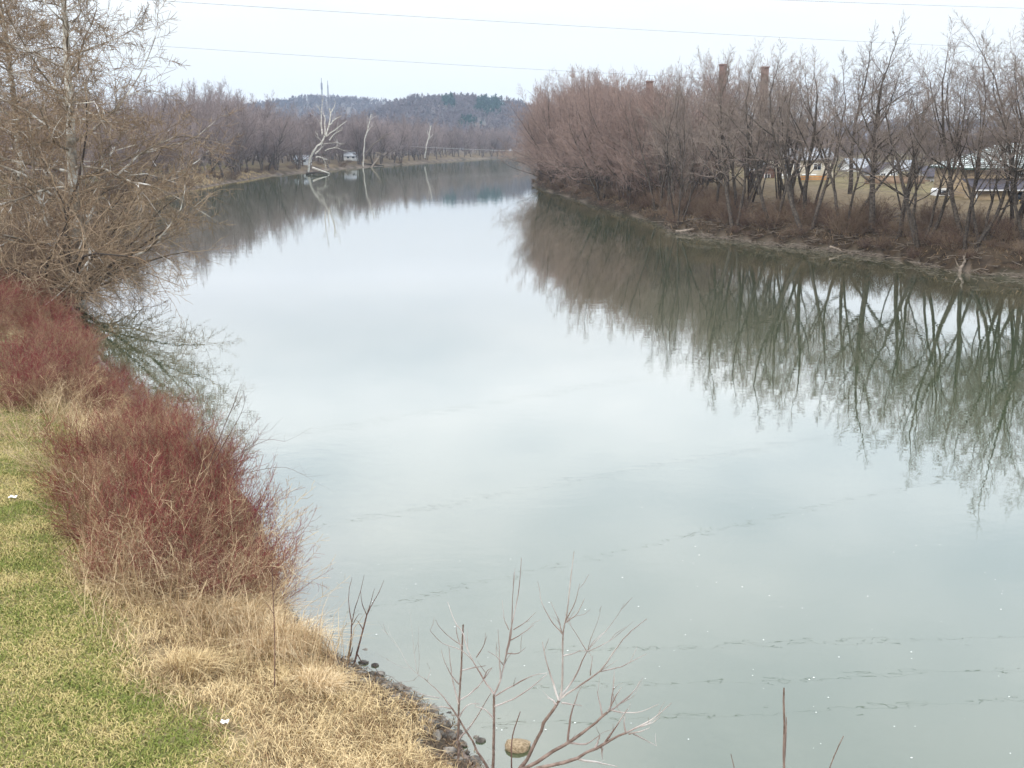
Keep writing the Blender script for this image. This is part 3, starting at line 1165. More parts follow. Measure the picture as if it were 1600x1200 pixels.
traced('pale_tree', 'thin pale leaning trunk near the river bend on the left bank', 'tree', P(664, 254)[1] + 4, (663, 247), wl, .42, 'white_wood', seed=7, extra=4, wob_d=4)


# ------------------------------------------------------------------ buildings behind the right bank
def gable_house(name, label, x0, x1, y0, depth, zb, ze, zr, wall, roof, ridge='x', cat='house'):
    """walls, a gabled roof with overhang; ridge along x or y. Local origin at the middle of the front foot"""
    cx = (x0 + x1) / 2
    hw = (x1 - x0) / 2
    H_, Rz = ze - zb, zr - zb
    top = thing(name, label, cat, (cx, y0, zb))
    g = Geo().box(-hw, hw, 0, depth, -1.0, H_)
    i = len(g.V)
    if ridge == 'x':
        for s__ in (-1, 1):
            g.quad((s__ * hw, 0, H_), (s__ * hw, depth, H_), (s__ * hw, depth / 2, Rz - .1), (s__ * hw, depth / 2, Rz - .1))
    else:
        for yy in (0, depth):
            g.quad((-hw, yy, H_), (hw, yy, H_), (0, yy, Rz - .1), (0, yy, Rz - .1))
    part('wall', g, wall, top)
    t_ = .18
    ov = .45
    g = Geo()
    if ridge == 'x':
        for (ya, yb) in ((-ov, depth / 2), (depth + ov, depth / 2)):
            za = H_ - ov * (Rz - H_) / (depth / 2)
            c0 = [(-hw - ov, ya, za), (hw + ov, ya, za), (hw + ov, yb, Rz), (-hw - ov, yb, Rz)]
            g.hexa(c0 + [(a, b2, c2 + t_) for a, b2, c2 in c0])
    else:
        for (xa, xb) in ((-hw - ov, 0), (hw + ov, 0)):
            za = H_ - ov * (Rz - H_) / hw
            c0 = [(xa, -ov, za), (xb, -ov, Rz), (xb, depth + ov, Rz), (xa, depth + ov, za)]
            g.hexa(c0 + [(a, b2, c2 + t_) for a, b2, c2 in c0])
    part('roof', g, roof, top)
    return top


def window(top, x, z, w_, h_, y=0.0, m='glass', frame='trim', mull=True):
    g = Geo()
    f = .09
    g.box(x - w_ / 2 - f, x + w_ / 2 + f, y - .05, y + .02, z - f, z)
    g.box(x - w_ / 2 - f, x + w_ / 2 + f, y - .05, y + .02, z + h_, z + h_ + f)
    g.box(x - w_ / 2 - f, x - w_ / 2, y - .05, y + .02, z, z + h_)
    g.box(x + w_ / 2, x + w_ / 2 + f, y - .05, y + .02, z, z + h_)
    if mull:
        g.box(x - .03, x + .03, y - .04, y + .02, z, z + h_)
    wn = part('window', g, frame, top)
    part('pane', Geo().box(x - w_ / 2, x + w_ / 2, y - .02, y + .01, z, z + h_), m, wn)


def door(top, x, w_, h_, m, y=0.0, name='door', handle=True):
    d = part(name, Geo().box(x - w_ / 2, x + w_ / 2, y - .07, y + .02, 0, h_), m, top)
    if handle:
        part('handle', Geo().box(x + w_ * .36, x + w_ * .42, y - .12, y - .07, 1.0, 1.12), 'steel', d)


def Xat(px, Y):
    return PD(px, 280, Y)[0]


def Zat(py, Y, px=1300):
    return PD(px, py, Y)[2]


# beige two-storey house
Y = 178
hs = gable_house('house', 'beige two-storey house with pale grey roof and white garage doors behind the trees', Xat(1217, Y), Xat(1300, Y), Y, 8, Zat(291, Y), Zat(249, Y), Zat(233, Y), 'beige_wall', 'grey_roof')
window(hs, -3.1, 2.75, 1.2, 1.0)
window(hs, -1.6, 2.75, 1.0, 1.0)
window(hs, 1.9, 2.75, 1.2, 1.0)
for xx in (-2.9, .6):
    gd = part('garage_door', Geo().box(xx - 1.2, xx + 1.2, -.06, .02, 0, 2.1), 'trim', hs)
    for k in range(3):
        part('panel', Geo().box(xx - 1.1, xx + 1.1, -.09, -.06, .12 + k * .66, .62 + k * .66), 'white_wall', gd)
door(hs, 3.3, .9, 2.0, 'brown_wall')
# small white-and-brick annex left of it
Y = 181
hs = gable_house('house', 'small brick and white house at the left of the beige house', Xat(1180, Y), Xat(1212, Y), Y, 6, Zat(290, Y), Zat(268, Y), Zat(254, Y), 'brick', 'grey_roof', 'y')
window(hs, .3, .8, .9, 1.1)
door(hs, -1.0, .9, 1.9, 'trim')

# tan building with striped hip roof at the right edge
Y = 117
x0, x1 = Xat(1516, Y), Xat(1516, Y) + 15
zb, ze, zr = Zat(326, Y), Zat(263, Y), Zat(224, Y)
hs = thing('building', 'tan building with white and green striped hip roof at the right edge', 'building', ((x0 + x1) / 2, Y, zb))
hw, dp, H_, Rz = (x1 - x0) / 2, 10.0, ze - zb, zr - zb
part('wall', Geo().box(-hw, hw, 0, dp, -1, H_), 'tan_wall', hs)
g = Geo()
ov = .5
e = [(-hw - ov, -ov), (hw + ov, -ov), (hw + ov, dp + ov), (-hw - ov, dp + ov)]
rl = hw - dp * .55
rp = [(-rl, dp / 2), (rl, dp / 2)]
for (a, b_, c_, d) in ((e[0], e[1], rp[1], rp[0]), (e[1], e[2], rp[1], rp[1]), (e[2], e[3], rp[0], rp[1]), (e[3], e[0], rp[0], rp[0])):
    g.quad((*a, H_), (*b_, H_), (*c_, Rz), (*d, Rz))
roof = part('roof', g, 'roof_green', hs)
part('fascia', Geo().box(-hw - ov, hw + ov, -ov - .06, -ov, H_ - .16, H_ - .01).box(-hw - ov - .06, -hw - ov, -ov - .06, dp + ov, H_ - .16, H_ - .01), 'roof_green', hs)


def lerp(a, b_, u):
    return tuple(a[i] + (b_[i] - a[i]) * u for i in range(len(a)))


NC = 13
for k in range(NC):          # courses of pale shingles on the front and left slopes
    u0, u1 = (k + .12) / NC, (k + .66) / NC
    g = Geo()
    A0, A1 = (*e[0], H_), (*rp[0], Rz)
    B0, B1 = (*e[1], H_), (*rp[1], Rz)
    C0, C1 = (*e[3], H_), (*rp[0], Rz)
    for (p0, p1, q0, q1) in ((A0, A1, B0, B1), (C0, C1, A0, A1)):
        c4 = [lerp(p0, p1, u0), lerp(q0, q1, u0), lerp(q0, q1, u1), lerp(p0, p1, u1)]
        c4 = [(a, b2, c2 + .015) for a, b2, c2 in c4]
        g.hexa(c4 + [(a, b2, c2 + .05) for a, b2, c2 in c4])
    part('shingle_course', g, 'roof_white', roof)
# lean-to
lz = Zat(297, Y - 3) - zb
lw0 = Xat(1528, Y - 3) - (x0 + x1) / 2
part('lean_to_wall', Geo().box(lw0, hw, -3, -.003, -1, lz), 'tan_wall', hs)
c0 = [(lw0 - .4, -3.5, lz - .05), (hw + .4, -3.5, lz - .05), (hw + .4, -.004, lz + 1.0), (lw0 - .4, -.004, lz + 1.0)]
lr = part('lean_to_roof', Geo().hexa(c0 + [(a, b2, c2 + .15) for a, b2, c2 in c0]), 'dark_roof', hs)
part('gutter', Geo().box(lw0 - .4, hw + .4, -3.62, -3.503, lz - .08, lz + .06), 'trim', lr)
part('downpipe', Geo().box(lw0 - .02, lw0 + .09, -3.10, -3.003, -.5, lz - .09), 'trim', hs)
window(hs, lw0 + 4.5, .9, 1.4, 1.1, y=-3)
door(hs, lw0 + 7.2, 1.0, 2.0, 'brown_wall', y=-3)
window(hs, -hw + 5.5, 2.9, 1.4, 1.0)
yb = thing('bollard', 'yellow steel bollard beside the tan building', 'bollard', (Xat(1597, 112), 112, zb - .1))
V, F = tubes([([(0, 0, -.3), (0, 0, 1.25), (0, 0, 1.33), (0, 0, 1.36)], [.13, .13, .10, .01])], 10)
obj('post', mesh_np('post', V, F, 'yellow_paint', True), yb)
V, F = tubes([([(0, 0, .95), (0, 0, 1.05)], [.134, .134])], 10)
obj('band', mesh_np('band', V, F, 'trim', True), yb)

# white gabled house with dark roof and chimney
Y = 205
hs = gable_house('house', 'white gabled house with dark roof and small brick chimney behind the striped roof', Xat(1517, Y), Xat(1560, Y), Y, 9, Zat(285, Y), Zat(256, Y), Zat(236, Y), 'white_wall', 'dark_roof', 'x')
part('chimney', Geo().box(-.2, .6, 3, 3.8, Zat(240, Y) - Zat(285, Y), Zat(226, Y) - Zat(285, Y)), 'brick', hs)
window(hs, -1.2, 1.2, .9, 1.2)
window(hs, 1.0, 1.2, .9, 1.2)
# long grey-roofed shed
Y = 165
hs = gable_house('shed', 'long low white shed with dark grey roof between the trees', Xat(1448, Y), Xat(1514, Y), Y, 7, Zat(300, Y), Zat(275, Y), Zat(261, Y), 'white_wall', 'dark_roof', cat='shed')
for xx in (-2.2, 0, 2.2):
    window(hs, xx, .9, .9, .9)
door(hs, -3.2, .9, 1.9, 'brown_wall')
# other white houses
for (pa, pb, yb_, ye, yr, Y, lab, rd, wl_) in ((1372, 1402, 288, 268, 255, 190, 'white house with dark gable left of the long shed', 'y', 'white_wall'),
                                           (1405, 1436, 285, 266, 252, 215, 'pale grey-roofed house far behind the brick-red shrubs', 'x', 'white_wall'),
                                           (1330, 1362, 284, 262, 249, 215, 'white house partly hidden by the tall thick-trunked tree', 'x', 'white_wall'),
                                           (1455, 1490, 262, 248, 238, 300, 'small pale house far off below the ridge', 'y', 'beige_wall')):
    hs = gable_house('house', lab, Xat(pa, Y), Xat(pb, Y), Y, 8, Zat(yb_, Y), Zat(ye, Y), Zat(yr, Y), wl_, 'dark_roof' if rd == 'y' else 'grey_roof', rd)
    window(hs, -.9, .9, .8, 1.0)
    window(hs, .9, .9, .8, 1.0)
# factory block and its chimneys
Y = 285
hs = gable_house('factory', 'beige factory block with shallow grey roof below the middle chimney', Xat(1095, Y), Xat(1165, Y), Y, 16, Zat(282, Y), Zat(201, Y), Zat(197, Y), 'beige_wall', 'grey_roof', cat='factory')
for r_ in range(3):
    for k in range(5):
        window(hs, -4.6 + k * 2.3, 1.5 + r_ * 4.2, 1.2, 1.8)
Y = 300
hs = gable_house('factory', 'low brick factory hall half hidden left of the beige block', Xat(1030, Y), Xat(1092, Y), Y, 14, Zat(280, Y), Zat(184, Y), Zat(181, Y), 'brick', 'grey_roof', cat='factory')
for k in range(5):
    window(hs, -4.4 + k * 2.2, 10, 1.1, 2.0)
for (px, yt, wd, Y, lab) in ((1122, 103, 9.5, 310, 'tallest red brick chimney, middle of the three above the trees'),
                             (1186, 107, 9.5, 312, 'red brick chimney behind bare crowns, right of the three'),
                             (1010.5, 129, 9.5, 330, 'shorter red brick chimney, left of the three above the dense trees')):
    zb = 3.0
    zt_ = Zat(yt, Y, px)
    w2 = wd * Y / FPX / 2
    ch = thing('chimney', lab, 'chimney', (Xat(px, Y), Y, zb))
    hh = zt_ - zb
    n = 6
    for k in range(n):
        a, b_ = hh * k / n, hh * (k + 1) / n - .05
        wa, wb_ = w2 * (1.35 - .35 * k / n), w2 * (1.35 - .35 * (k + 1) / n)
        part('shaft', Geo().hexa([(-wa, -wa, a), (wa, -wa, a), (wa, wa, a), (-wa, wa, a), (-wb_, -wb_, b_ + .05), (wb_, -wb_, b_ + .05), (wb_, wb_, b_ + .05), (-wb_, wb_, b_ + .05)]), 'brick', ch)
    part('cap', Geo().box(-w2 * 1.15, w2 * 1.15, -w2 * 1.15, w2 * 1.15, hh + .003, hh + .5), 'brick', ch)

# white van beside the tan building
Y = 122
vx0, vx1 = Xat(1466, Y), Xat(1519, Y)
van = thing('van', 'white van parked left of the tan building', 'van', ((vx0 + vx1) / 2, Y, Zat(321, Y)))
ln = vx1 - vx0


def prism(pts, y0, y1):
    """side profile pulled across the width"""
    n_ = len(pts)
    V_ = [(x_, y0, z_) for x_, z_ in pts] + [(x_, y1, z_) for x_, z_ in pts]
    me = bpy.data.meshes.new('prism')
    F_ = [tuple(range(n_))[::-1], tuple(range(n_, 2 * n_))] + [(i_, (i_ + 1) % n_, n_ + (i_ + 1) % n_, n_ + i_) for i_ in range(n_)]
    me.from_pydata(V_, [], [f_[::-1] for f_ in F_])
    me.update()
    return me


me = prism([(-ln / 2, .35), (-ln / 2, 1.75), (-ln / 2 + .15, 1.95), (ln * .12, 1.95), (ln * .26, 1.15), (ln * .45, 1.0), (ln / 2, .85), (ln / 2, .35)], 0, 1.8)
me.materials.append(M['van_paint'])
obj('body', me, van)
for (a, b_) in ((-ln * .42, -ln * .18), (-ln * .15, ln * .08)):
    part('window', Geo().box(a, b_, -.02, .01, 1.2, 1.75), 'glass', van)
c0 = [(ln * .145, .1, 1.86), (ln * .145, 1.7, 1.86), (ln * .255, 1.7, 1.22), (ln * .255, .1, 1.22)]
part('windscreen', Geo().hexa(c0 + [(a + .03, b2, c2 + .02) for a, b2, c2 in c0]), 'glass', van)
for xx in (-ln * .30, ln * .30):
    for yy in (.02, 1.6):
        V, F = tubes([([(xx, yy - .05, .33), (xx, yy - .05, .33), (xx, yy + .18, .33), (xx, yy + .18, .33)], [.01, .33, .33, .01])], 14)
        wh = obj('wheel', mesh_np('wheel', V, F, 'tyre'), van)
        V, F = tubes([([(xx, yy - .07, .33), (xx, yy - .07, .33), (xx, yy - .05, .33)], [.01, .19, .2])], 12)
        obj('rim', mesh_np('rim', V, F, 'rim'), wh)
for yy in (.1, 1.4):
    part('headlight', Geo().box(ln / 2 - .05, ln / 2 + .02, yy, yy + .3, .62, .8), 'lamp_clear', van)
    part('tail_light', Geo().box(-ln / 2 - .02, -ln / 2 + .05, yy, yy + .2, .8, 1.1), 'lamp_red', van)
part('bumper', Geo().box(ln / 2 - .1, ln / 2 + .08, .05, 1.75, .35, .55), 'steel', van)

# timber stack, low walls, fence
Y = 160
tb = thing('timber_stack', 'stack of orange and pale boards in front of the beige house', 'timber', (Xat(1272, Y), Y, gz(Xat(1272, Y), Y)))
for k in range(5):
    part('board', Geo().box(-2.4 + k * .12, 2.2 - (k % 2) * .4, -.5 + k * .05, .5, .1 + k * .17, .1 + k * .17 + .14), 'orange_wood' if k in (1, 3) else 'tan_wall', tb)
Y = 140
fx0, fx1 = Xat(1215, 168), Xat(1300, 168)
fc = thing('fence', 'pale rail fence in front of the beige house', 'fence', ((fx0 + fx1) / 2, 168, gz((fx0 + fx1) / 2, 168)))
hwf = (fx1 - fx0) / 2
for k in range(6):
    xx = -hwf + k * hwf * .4
    part('post', Geo().box(xx - .06, xx + .06, -.06, .06, -.4, 1.1), 'beige_wall', fc)
for zz in (.45, .9):
    part('rail', Geo().box(-hwf, hwf, -.10, -.063, zz, zz + .12), 'beige_wall', fc)
Y = 150
wx0, wx1 = Xat(1352, Y), Xat(1446, Y)
wl_ = thing('low_wall', 'low brown wall left of the white van', 'wall', ((wx0 + wx1) / 2, Y, gz((wx0 + wx1) / 2, Y)))
part('wall_face', Geo().box(-(wx1 - wx0) / 2, (wx1 - wx0) / 2, 0, .3, -.4, 1.0), 'brown_wall', wl_)
part('coping', Geo().box(-(wx1 - wx0) / 2 - .1, (wx1 - wx0) / 2 + .1, -.06, .36, 1.003, 1.12), 'tan_wall', wl_)

# left side and far bank houses
for (pa, pb, yb_, ye, yr, Y, lab, wl2, rf) in ((6, 38, 262, 236, 222, 250, 'grey-blue house glimpsed behind the left bank trees', 'grey_roof', 'dark_roof'),
                                           (536, 562, 252, 244, 238, 470, 'white house glimpsed between trunks right of the leaning white tree', 'white_wall', 'grey_roof'),
                                           (462, 482, 258, 249, 243, 400, 'pale house glimpsed between trunks left of the leaning white tree', 'white_wall', 'grey_roof'),
                                           (797, 806, 239.5, 236, 233, 1010, 'small white house on the far shore of the bend', 'white_wall', 'grey_roof'),
                                           (812, 832, 239, 235.5, 233, 1030, 'long white building on the far shore of the bend', 'white_wall', 'grey_roof')):
    zb = gz(Xat((pa + pb) / 2, Y), Y)
    hs = gable_house('house', lab, Xat(pa, Y), Xat(pb, Y), Y, 8, zb, Zat(ye, Y, pa), Zat(yr, Y, pa), wl2, rf)
    window(hs, -1.2, 1.0, 1.0, 1.2)
    window(hs, 1.2, 1.0, 1.0, 1.2)


# ------------------------------------------------------------------ shrubs
def shrub_paths(seed, n, h, spread, rbase, rmin, l1=8, l2=4, ang=40, up=.0, base=.5):
    R = random.Random(seed)
    st = []
    for k in range(n):
        a = R.random() * 6.283
        b_ = base * math.sqrt(R.random())
        s__ = spread * R.random() ** .7
        st.append(((math.cos(a) * b_, math.sin(a) * b_, -.1), (math.cos(a) * s__ + R.gauss(0, .15), math.sin(a) * s__ + R.gauss(0, .15), 1), h * R.uniform(.7, 1.1), rbase * R.uniform(.7, 1.2)))
    return grow(seed, st, [dict(seg=6, wob=.10, up=up, tip=.35), dict(n=l1, ratio=.38, ang=ang, up=.05, wob=.17, seg=3, start=.18, rr=.6),
                           dict(n=l2, ratio=.55, ang=ang, up=.06, wob=.2, seg=2, start=.1, rr=.7, lead=False)], rmin)


for k in range(3):
    protos['red%d' % k] = build_tree('red_shrub', shrub_paths(600 + k, 50, 2.3, .75, .011, .0058, 10, 4, 46, -.03, .8), 1, 'red_twig', 'red_twig', 'x', 'shrub', (5, 3, 3), ('stems', 'twigs'))
for k in range(2):
    protos['mar%d' % k] = build_tree('maroon_shrub', shrub_paths(620 + k, 50, 2.3, .8, .012, .0072, 9, 4, 46, -.03, .9), 1, 'maroon_twig', 'maroon_twig', 'x', 'shrub', (5, 3, 3), ('stems', 'twigs'))
for k in range(3):
    protos['brush%d' % k] = build_tree('brush_shrub', shrub_paths(640 + k, 34, 2.6, .8, .022, .010, 8, 4, 46, -.01, .8), 1, 'brush_twig', 'brush_twig', 'x', 'shrub', (4, 3, 3), ('stems', 'twigs'))

SR_ = random.Random(14)
G_red = 'red-twigged shrubs of the thicket on the near left bank'
# the nearest red thicket, pixels of the shrub feet on the bank
near = [(405, 905, 2.2), (345, 925, 1.9), (270, 925, 1.7), (200, 915, 1.6), (385, 860, 2.5), (325, 865, 2.6), (262, 870, 2.5), (205, 865, 2.2), (150, 855, 1.9),
        (345, 815, 2.6), (290, 810, 2.6), (235, 805, 2.4), (175, 800, 2.2), (120, 800, 1.9), (310, 770, 2.5), (255, 760, 2.5), (195, 755, 2.4), (135, 750, 2.2)]
labs = ['red-twigged shrub at the water end of the near thicket', 'red and tan shrub at the front of the near thicket']
ORD = ('first', 'second', 'third', 'fourth', 'fifth', 'sixth', 'seventh', 'eighth', 'ninth', 'tenth')
rowof = {}
for (px, py, h) in near:
    rowof.setdefault(py // 50, []).append(px)
for k in rowof:
    rowof[k].sort(reverse=True)
for i, (px, py, h) in enumerate(near):
    q = P(px, py, 1.2)
    sdv = river_sd(np.array([q[0]]), np.array([q[1]]))[0]
    lab = 'red-twigged shrub in the near thicket, %s from the water in its %s row' % (ORD[[j for j, q_ in enumerate(rowof[py // 50]) if q_ == px][0]], ('front', 'second', 'third', 'hindmost')[{18: 0, 17: 1, 16: 2, 15: 3}[py // 50]])
    place(('red0', 'red1', 'red2')[i % 3], q[0], q[1], h * SR_.uniform(.8, 1.05), SR_.random() * 6.28, lab, G_red, .88)
G_mar = 'maroon and brown shrubs running back along the left bank'
k = 0
for (x, y, nx, ny) in along(LEFT, 27, 66, lambda Y: 2.0, SR_):
    for (a, b_) in ((.35, .9), (1.8, 3.2), (4.2, 6.0), (6.5, 8.5)):
        d = SR_.uniform(a, b_)
        X, Y = x - nx * d + SR_.gauss(0, .3), y - ny * d + SR_.gauss(0, .3)
        s__ = river_sd(np.array([X]), np.array([Y]))[0]
        px, _ = to_px((X, Y, 1))
        if s__ < .25 or px < -90 or (Y < 32 and a > 3) or (Y < 44 and a > 6):
            continue
        place(('mar0', 'mar1', 'red1')[k % 3], X, Y, SR_.uniform(1.2, 2.2) * (.75 if a < 1 else 1), SR_.random() * 6.28,
              'maroon or brown shrub in the bank thicket between lawn and sycamore', G_mar, SR_.uniform(.85, 1.1))
        k += 1

# undergrowth along the right bank
G_br = 'brown brush under the right bank trees'
UB = random.Random(17)
for (x, y, nx, ny) in along(RIGHT, 68, 285, lambda Y: 2.3 + max(0, Y - 110) * .016, UB):
    for (a, b_) in ((.15, 1.0), (1.2, 3.2), (4, 8)):
        d = UB.uniform(a, b_)
        X, Y = x + nx * d, y + ny * d
        if river_sd(np.array([X]), np.array([Y]))[0] < .1 or (a < 1 and UB.random() < .35):
            continue
        place('brush%d' % UB.randrange(3), X, Y, UB.uniform(.8, 3.2) * (.55 if a < 1 else 1.1), UB.random() * 6.28, 'tangled brown brush at the foot of the right bank trees', G_br, 1.3)
G_bl = 'brown brush on the far left bank'
for (x, y, nx, ny) in along(LEFT, 150, 520, lambda Y: 6 + max(0, Y - 200) * .03, UB):
    d = UB.uniform(1, 9)
    X, Y = x - nx * d, y - ny * d
    if river_sd(np.array([X]), np.array([Y]))[0] < .5 or UB.random() < .35:
        continue
    place('brush%d' % UB.randrange(3), X, Y, UB.uniform(1.2, 3.0), UB.random() * 6.28, 'low brown brush at the foot of the far left bank trees', G_bl, 1.4)

for k in range(2):
    protos['tan%d' % k] = build_tree('bramble', shrub_paths(660 + k, 26, 2.0, .95, .009, .0048, 6, 3, 46, -.09, .6), 1, 'tan_stalk', 'tan_stalk', 'x', 'bramble', (5, 3, 3), ('stems', 'twigs'))
for i, (px, py, h, lab) in enumerate(((400, 925, 1.6, 'tan bramble at the water end of the near thicket front'), (352, 935, 1.5, 'tan bramble arching before the middle of the near thicket'),
                                      (300, 938, 1.5, 'tan bramble in the thicket front above the flattened tussock'), (240, 935, 1.3, 'tan bramble at the left of the thicket front'),
                                      (170, 905, 1.2, 'tan bramble at the lawn corner of the near thicket'), (330, 880, 2.3, 'tall tan bramble growing through the heart of the near thicket'),
                                      (150, 800, 1.6, 'tan bramble on the lawn side of the near thicket'), (95, 745, 1.6, 'tan bramble where the two thickets meet by the lawn'),
                                      (40, 700, 1.7, 'tan bramble near the left edge above the lawn'), (90, 660, 1.8, 'tan bramble on top of the hinder thicket'), (50, 640, 1.7, 'tan bramble in the hinder thicket nearest the left edge'),
                                      (250, 850, 2.2, 'tan bramble among the red shrubs left of the thicket heart'))):
    q = P(px, py, 1.3)
    place('tan%d' % (i % 2), q[0], q[1], h, i * 1.7, lab, 'tan brambles in the left bank thicket', 1.1)

# slender dark shrub standing out behind the near thicket against the water
tw = [[(330, 790), (325, 725), (345, 680), (365, 632), (372, 612)], [(330, 730), (352, 690), (378, 645), (385, 618)], [(338, 700), (318, 660), (310, 640)], [(352, 690), (372, 685), (395, 660)],
      [(326, 740), (300, 690), (285, 650), (288, 622)], [(300, 690), (278, 670), (262, 655)], [(335, 735), (380, 705), (420, 685), (445, 690)], [(380, 705), (400, 690), (418, 662)],
      [(345, 750), (400, 735), (445, 728), (480, 745)], [(365, 640), (375, 625)], [(345, 680), (335, 650)]]
traced('bare_shrub', 'slender dark-twigged shrub rising above the near thicket against the water', 'shrub', P(330, 800, 1.0)[1], (330, 790), tw, .014, 'dark_sapling', seed=9, extra=8, wob_d=.8, rend=.3, names=('stem', 'branch'))

# ------------------------------------------------------------------ grass
def visible_strip(n, xr, yr, test):
    X = nrg.uniform(*xr, n)
    Y = nrg.uniform(*yr, n)
    s__ = river_sd(X, Y)
    keep = test(X, Y, s__)
    X, Y, s__ = X[keep], Y[keep], s__[keep]
    return X, Y, s__


def blades(name, X, Y, s__, length, width, lean, m, seg=2, zoff=-.01, dirbias=None):
    n_ = len(X)
    Z = gh(X, Y, s__) + zoff
    a = nrg.random(n_) * 2 * np.pi
    ln_ = length * (.55 + .8 * nrg.random(n_))
    le = lean * (.4 + 1.0 * nrg.random(n_))
    dx, dy = np.cos(a), np.sin(a)
    if dirbias is not None:
        dx, dy = dx * .8 + dirbias[0], dy * .8 + dirbias[1]
    a2 = nrg.random(n_) * 2 * np.pi
    wx, wy = np.cos(a2) * width * .5, np.sin(a2) * width * .5
    base = np.stack([X, Y, Z], axis=1)
    wv = np.stack([wx, wy, np.zeros(n_)], axis=1)
    m1_ = base + np.stack([dx * le * ln_ * .35, dy * le * ln_ * .35, ln_ * .55], axis=1)
    hz_ = np.clip(1.0 - .55 * le, .05, 1)
    tp = base + np.stack([dx * le * ln_, dy * le * ln_, ln_ * hz_], axis=1)
    V = np.stack([base - wv, base + wv, m1_ + wv * .8, m1_ - wv * .8, tp], axis=1).reshape(-1, 3)
    i = np.arange(n_) * 5
    F = np.concatenate([np.stack([i, i + 1, i + 2], 1), np.stack([i, i + 2, i + 3], 1), np.stack([i + 3, i + 2, i + 4], 1)])
    return mesh_np(name, V, F, m)


def t_lawn(x, y, s__):
    return (lawn_mask(x, y, s__, side_right(x, y)) > nrg.random(len(x)) * .95 + .03) & (x < 1) & (np.abs(x / np.maximum(y, .1)) < .62)


X, Y, s__ = visible_strip(800000, (-20, 1), (11, 42), t_lawn)
pr = np.clip(20 / np.maximum(Y, 1), 0, 1) ** 2
kp = nrg.random(len(X)) < pr
o = obj('lawn_grass', blades('lawn_grass', X[kp], Y[kp], s__[kp], .10, .015, 1.35, 'grass'))
kind(tag(o, 'short green and straw-coloured mown grass on the near left bank', 'grass'), 'stuff')


def t_dry(x, y, s__):
    l = lawn_mask(x, y, s__, side_right(x, y))
    return (s__ > .75 + .35 * np.sin(y * 2.3)) & (l < nrg.random(len(x)) * .9) & (x < 6) & (np.abs(x / np.maximum(y, .1)) < .62) & (side_right(x, y) < .5)


X, Y, s__ = visible_strip(900000, (-20, 5), (10, 45), t_dry)
pat = wob(X * 1.6, Y * 1.6) * .5 + .5
kp = nrg.random(len(X)) < np.clip(pat + .2, .12, 1) * np.clip(21 / np.maximum(Y, 1), 0, 1) ** 2
o = obj('dry_grass', blades('dry_grass', X[kp], Y[kp], s__[kp], .27, .011, 1.25, 'dry_grass'))
kind(tag(o, 'straw-coloured dead grass between the lawn and the stony shore', 'grass'), 'stuff')
# dead stalks standing among the red shrubs
X, Y, s__ = visible_strip(42000, (-16, -3), (16, 32), lambda x, y, s: (s > .7) & (s < 4.2) & (side_right(x, y) < .5))
kp = nrg.random(len(X)) < np.clip((wob(X, Y * 1.3) + .35), .05, .7)
o = obj('dead_stalks', blades('dead_stalks', X[kp], Y[kp], s__[kp], 1.25, .012, .6, 'tan_stalk'))
kind(tag(o, 'thin tan dead stalks standing through the red thicket', 'stalks'), 'stuff')
# fringe of dry grass on the far left point
X, Y, s__ = visible_strip(60000, (-110, -30), (120, 330), lambda x, y, s: (s > .5) & (s < 9) & (side_right(x, y) < .5))
kp = nrg.random(len(X)) < np.clip(wob2(X * 3, Y * 3) + .5, .1, .9)
o = obj('bank_grass', blades('bank_grass', X[kp], Y[kp], s__[kp], .7, .06, .8, 'dry_grass'))
kind(tag(o, 'pale dead grass fringing the far left bank', 'grass'), 'stuff')

# tussocks at the water's edge
GT = 'pale grass tussocks on the near shore'
for i, (px, py, rr_, hh, lab) in enumerate(((455, 1000, .75, .75, 'largest pale grass tussock overhanging the shore by the dark twiggy saplings'),
                                            (395, 965, .8, .75, 'pale grass tussock just below the red thicket'), (330, 975, .6, .55, 'flattened pale grass tussock left of the shore tussocks'),
                                            (420, 1030, .6, .5, 'straw tussock on the slope below the largest tussock'), (385, 905, .6, .7, 'pale grass tussock at the foot of the red thicket by the water'),
                                            (300, 1090, .6, .45, 'low brown tussock at the edge of the lawn'), (500, 1085, .5, .4, 'low straw tussock above the stony shore'))):
    q = P(px, py, .9)
    n_ = 1500
    a = nrg.random(n_) * 2 * np.pi
    r_ = np.sqrt(nrg.random(n_)) * rr_ * .6
    X, Y = q[0] + np.cos(a) * r_, q[1] + np.sin(a) * r_
    s__ = river_sd(X, Y)
    kp = s__ > .1
    X, Y, s__, a, r_ = X[kp], Y[kp], s__[kp], a[kp], r_[kp]
    zz = gz(q[0], q[1])
    me = blades('blades', X, Y, s__, hh, .009, .75, 'pale_grass' if i not in (5,) else 'dry_grass', dirbias=(np.cos(a) * r_ / rr_ * 1.0 + .25, np.sin(a) * r_ / rr_ * .8 - .1))
    co = np.empty(len(me.vertices) * 3, dtype=np.float32)
    me.vertices.foreach_get('co', co)
    co = co.reshape(-1, 3) - np.array([q[0], q[1], zz], dtype=np.float32)
    me.vertices.foreach_set('co', co.ravel())
    o = obj('grass_tussock', me, None, (q[0], q[1], zz))
    tag(o, lab, 'grass tussock', GT)

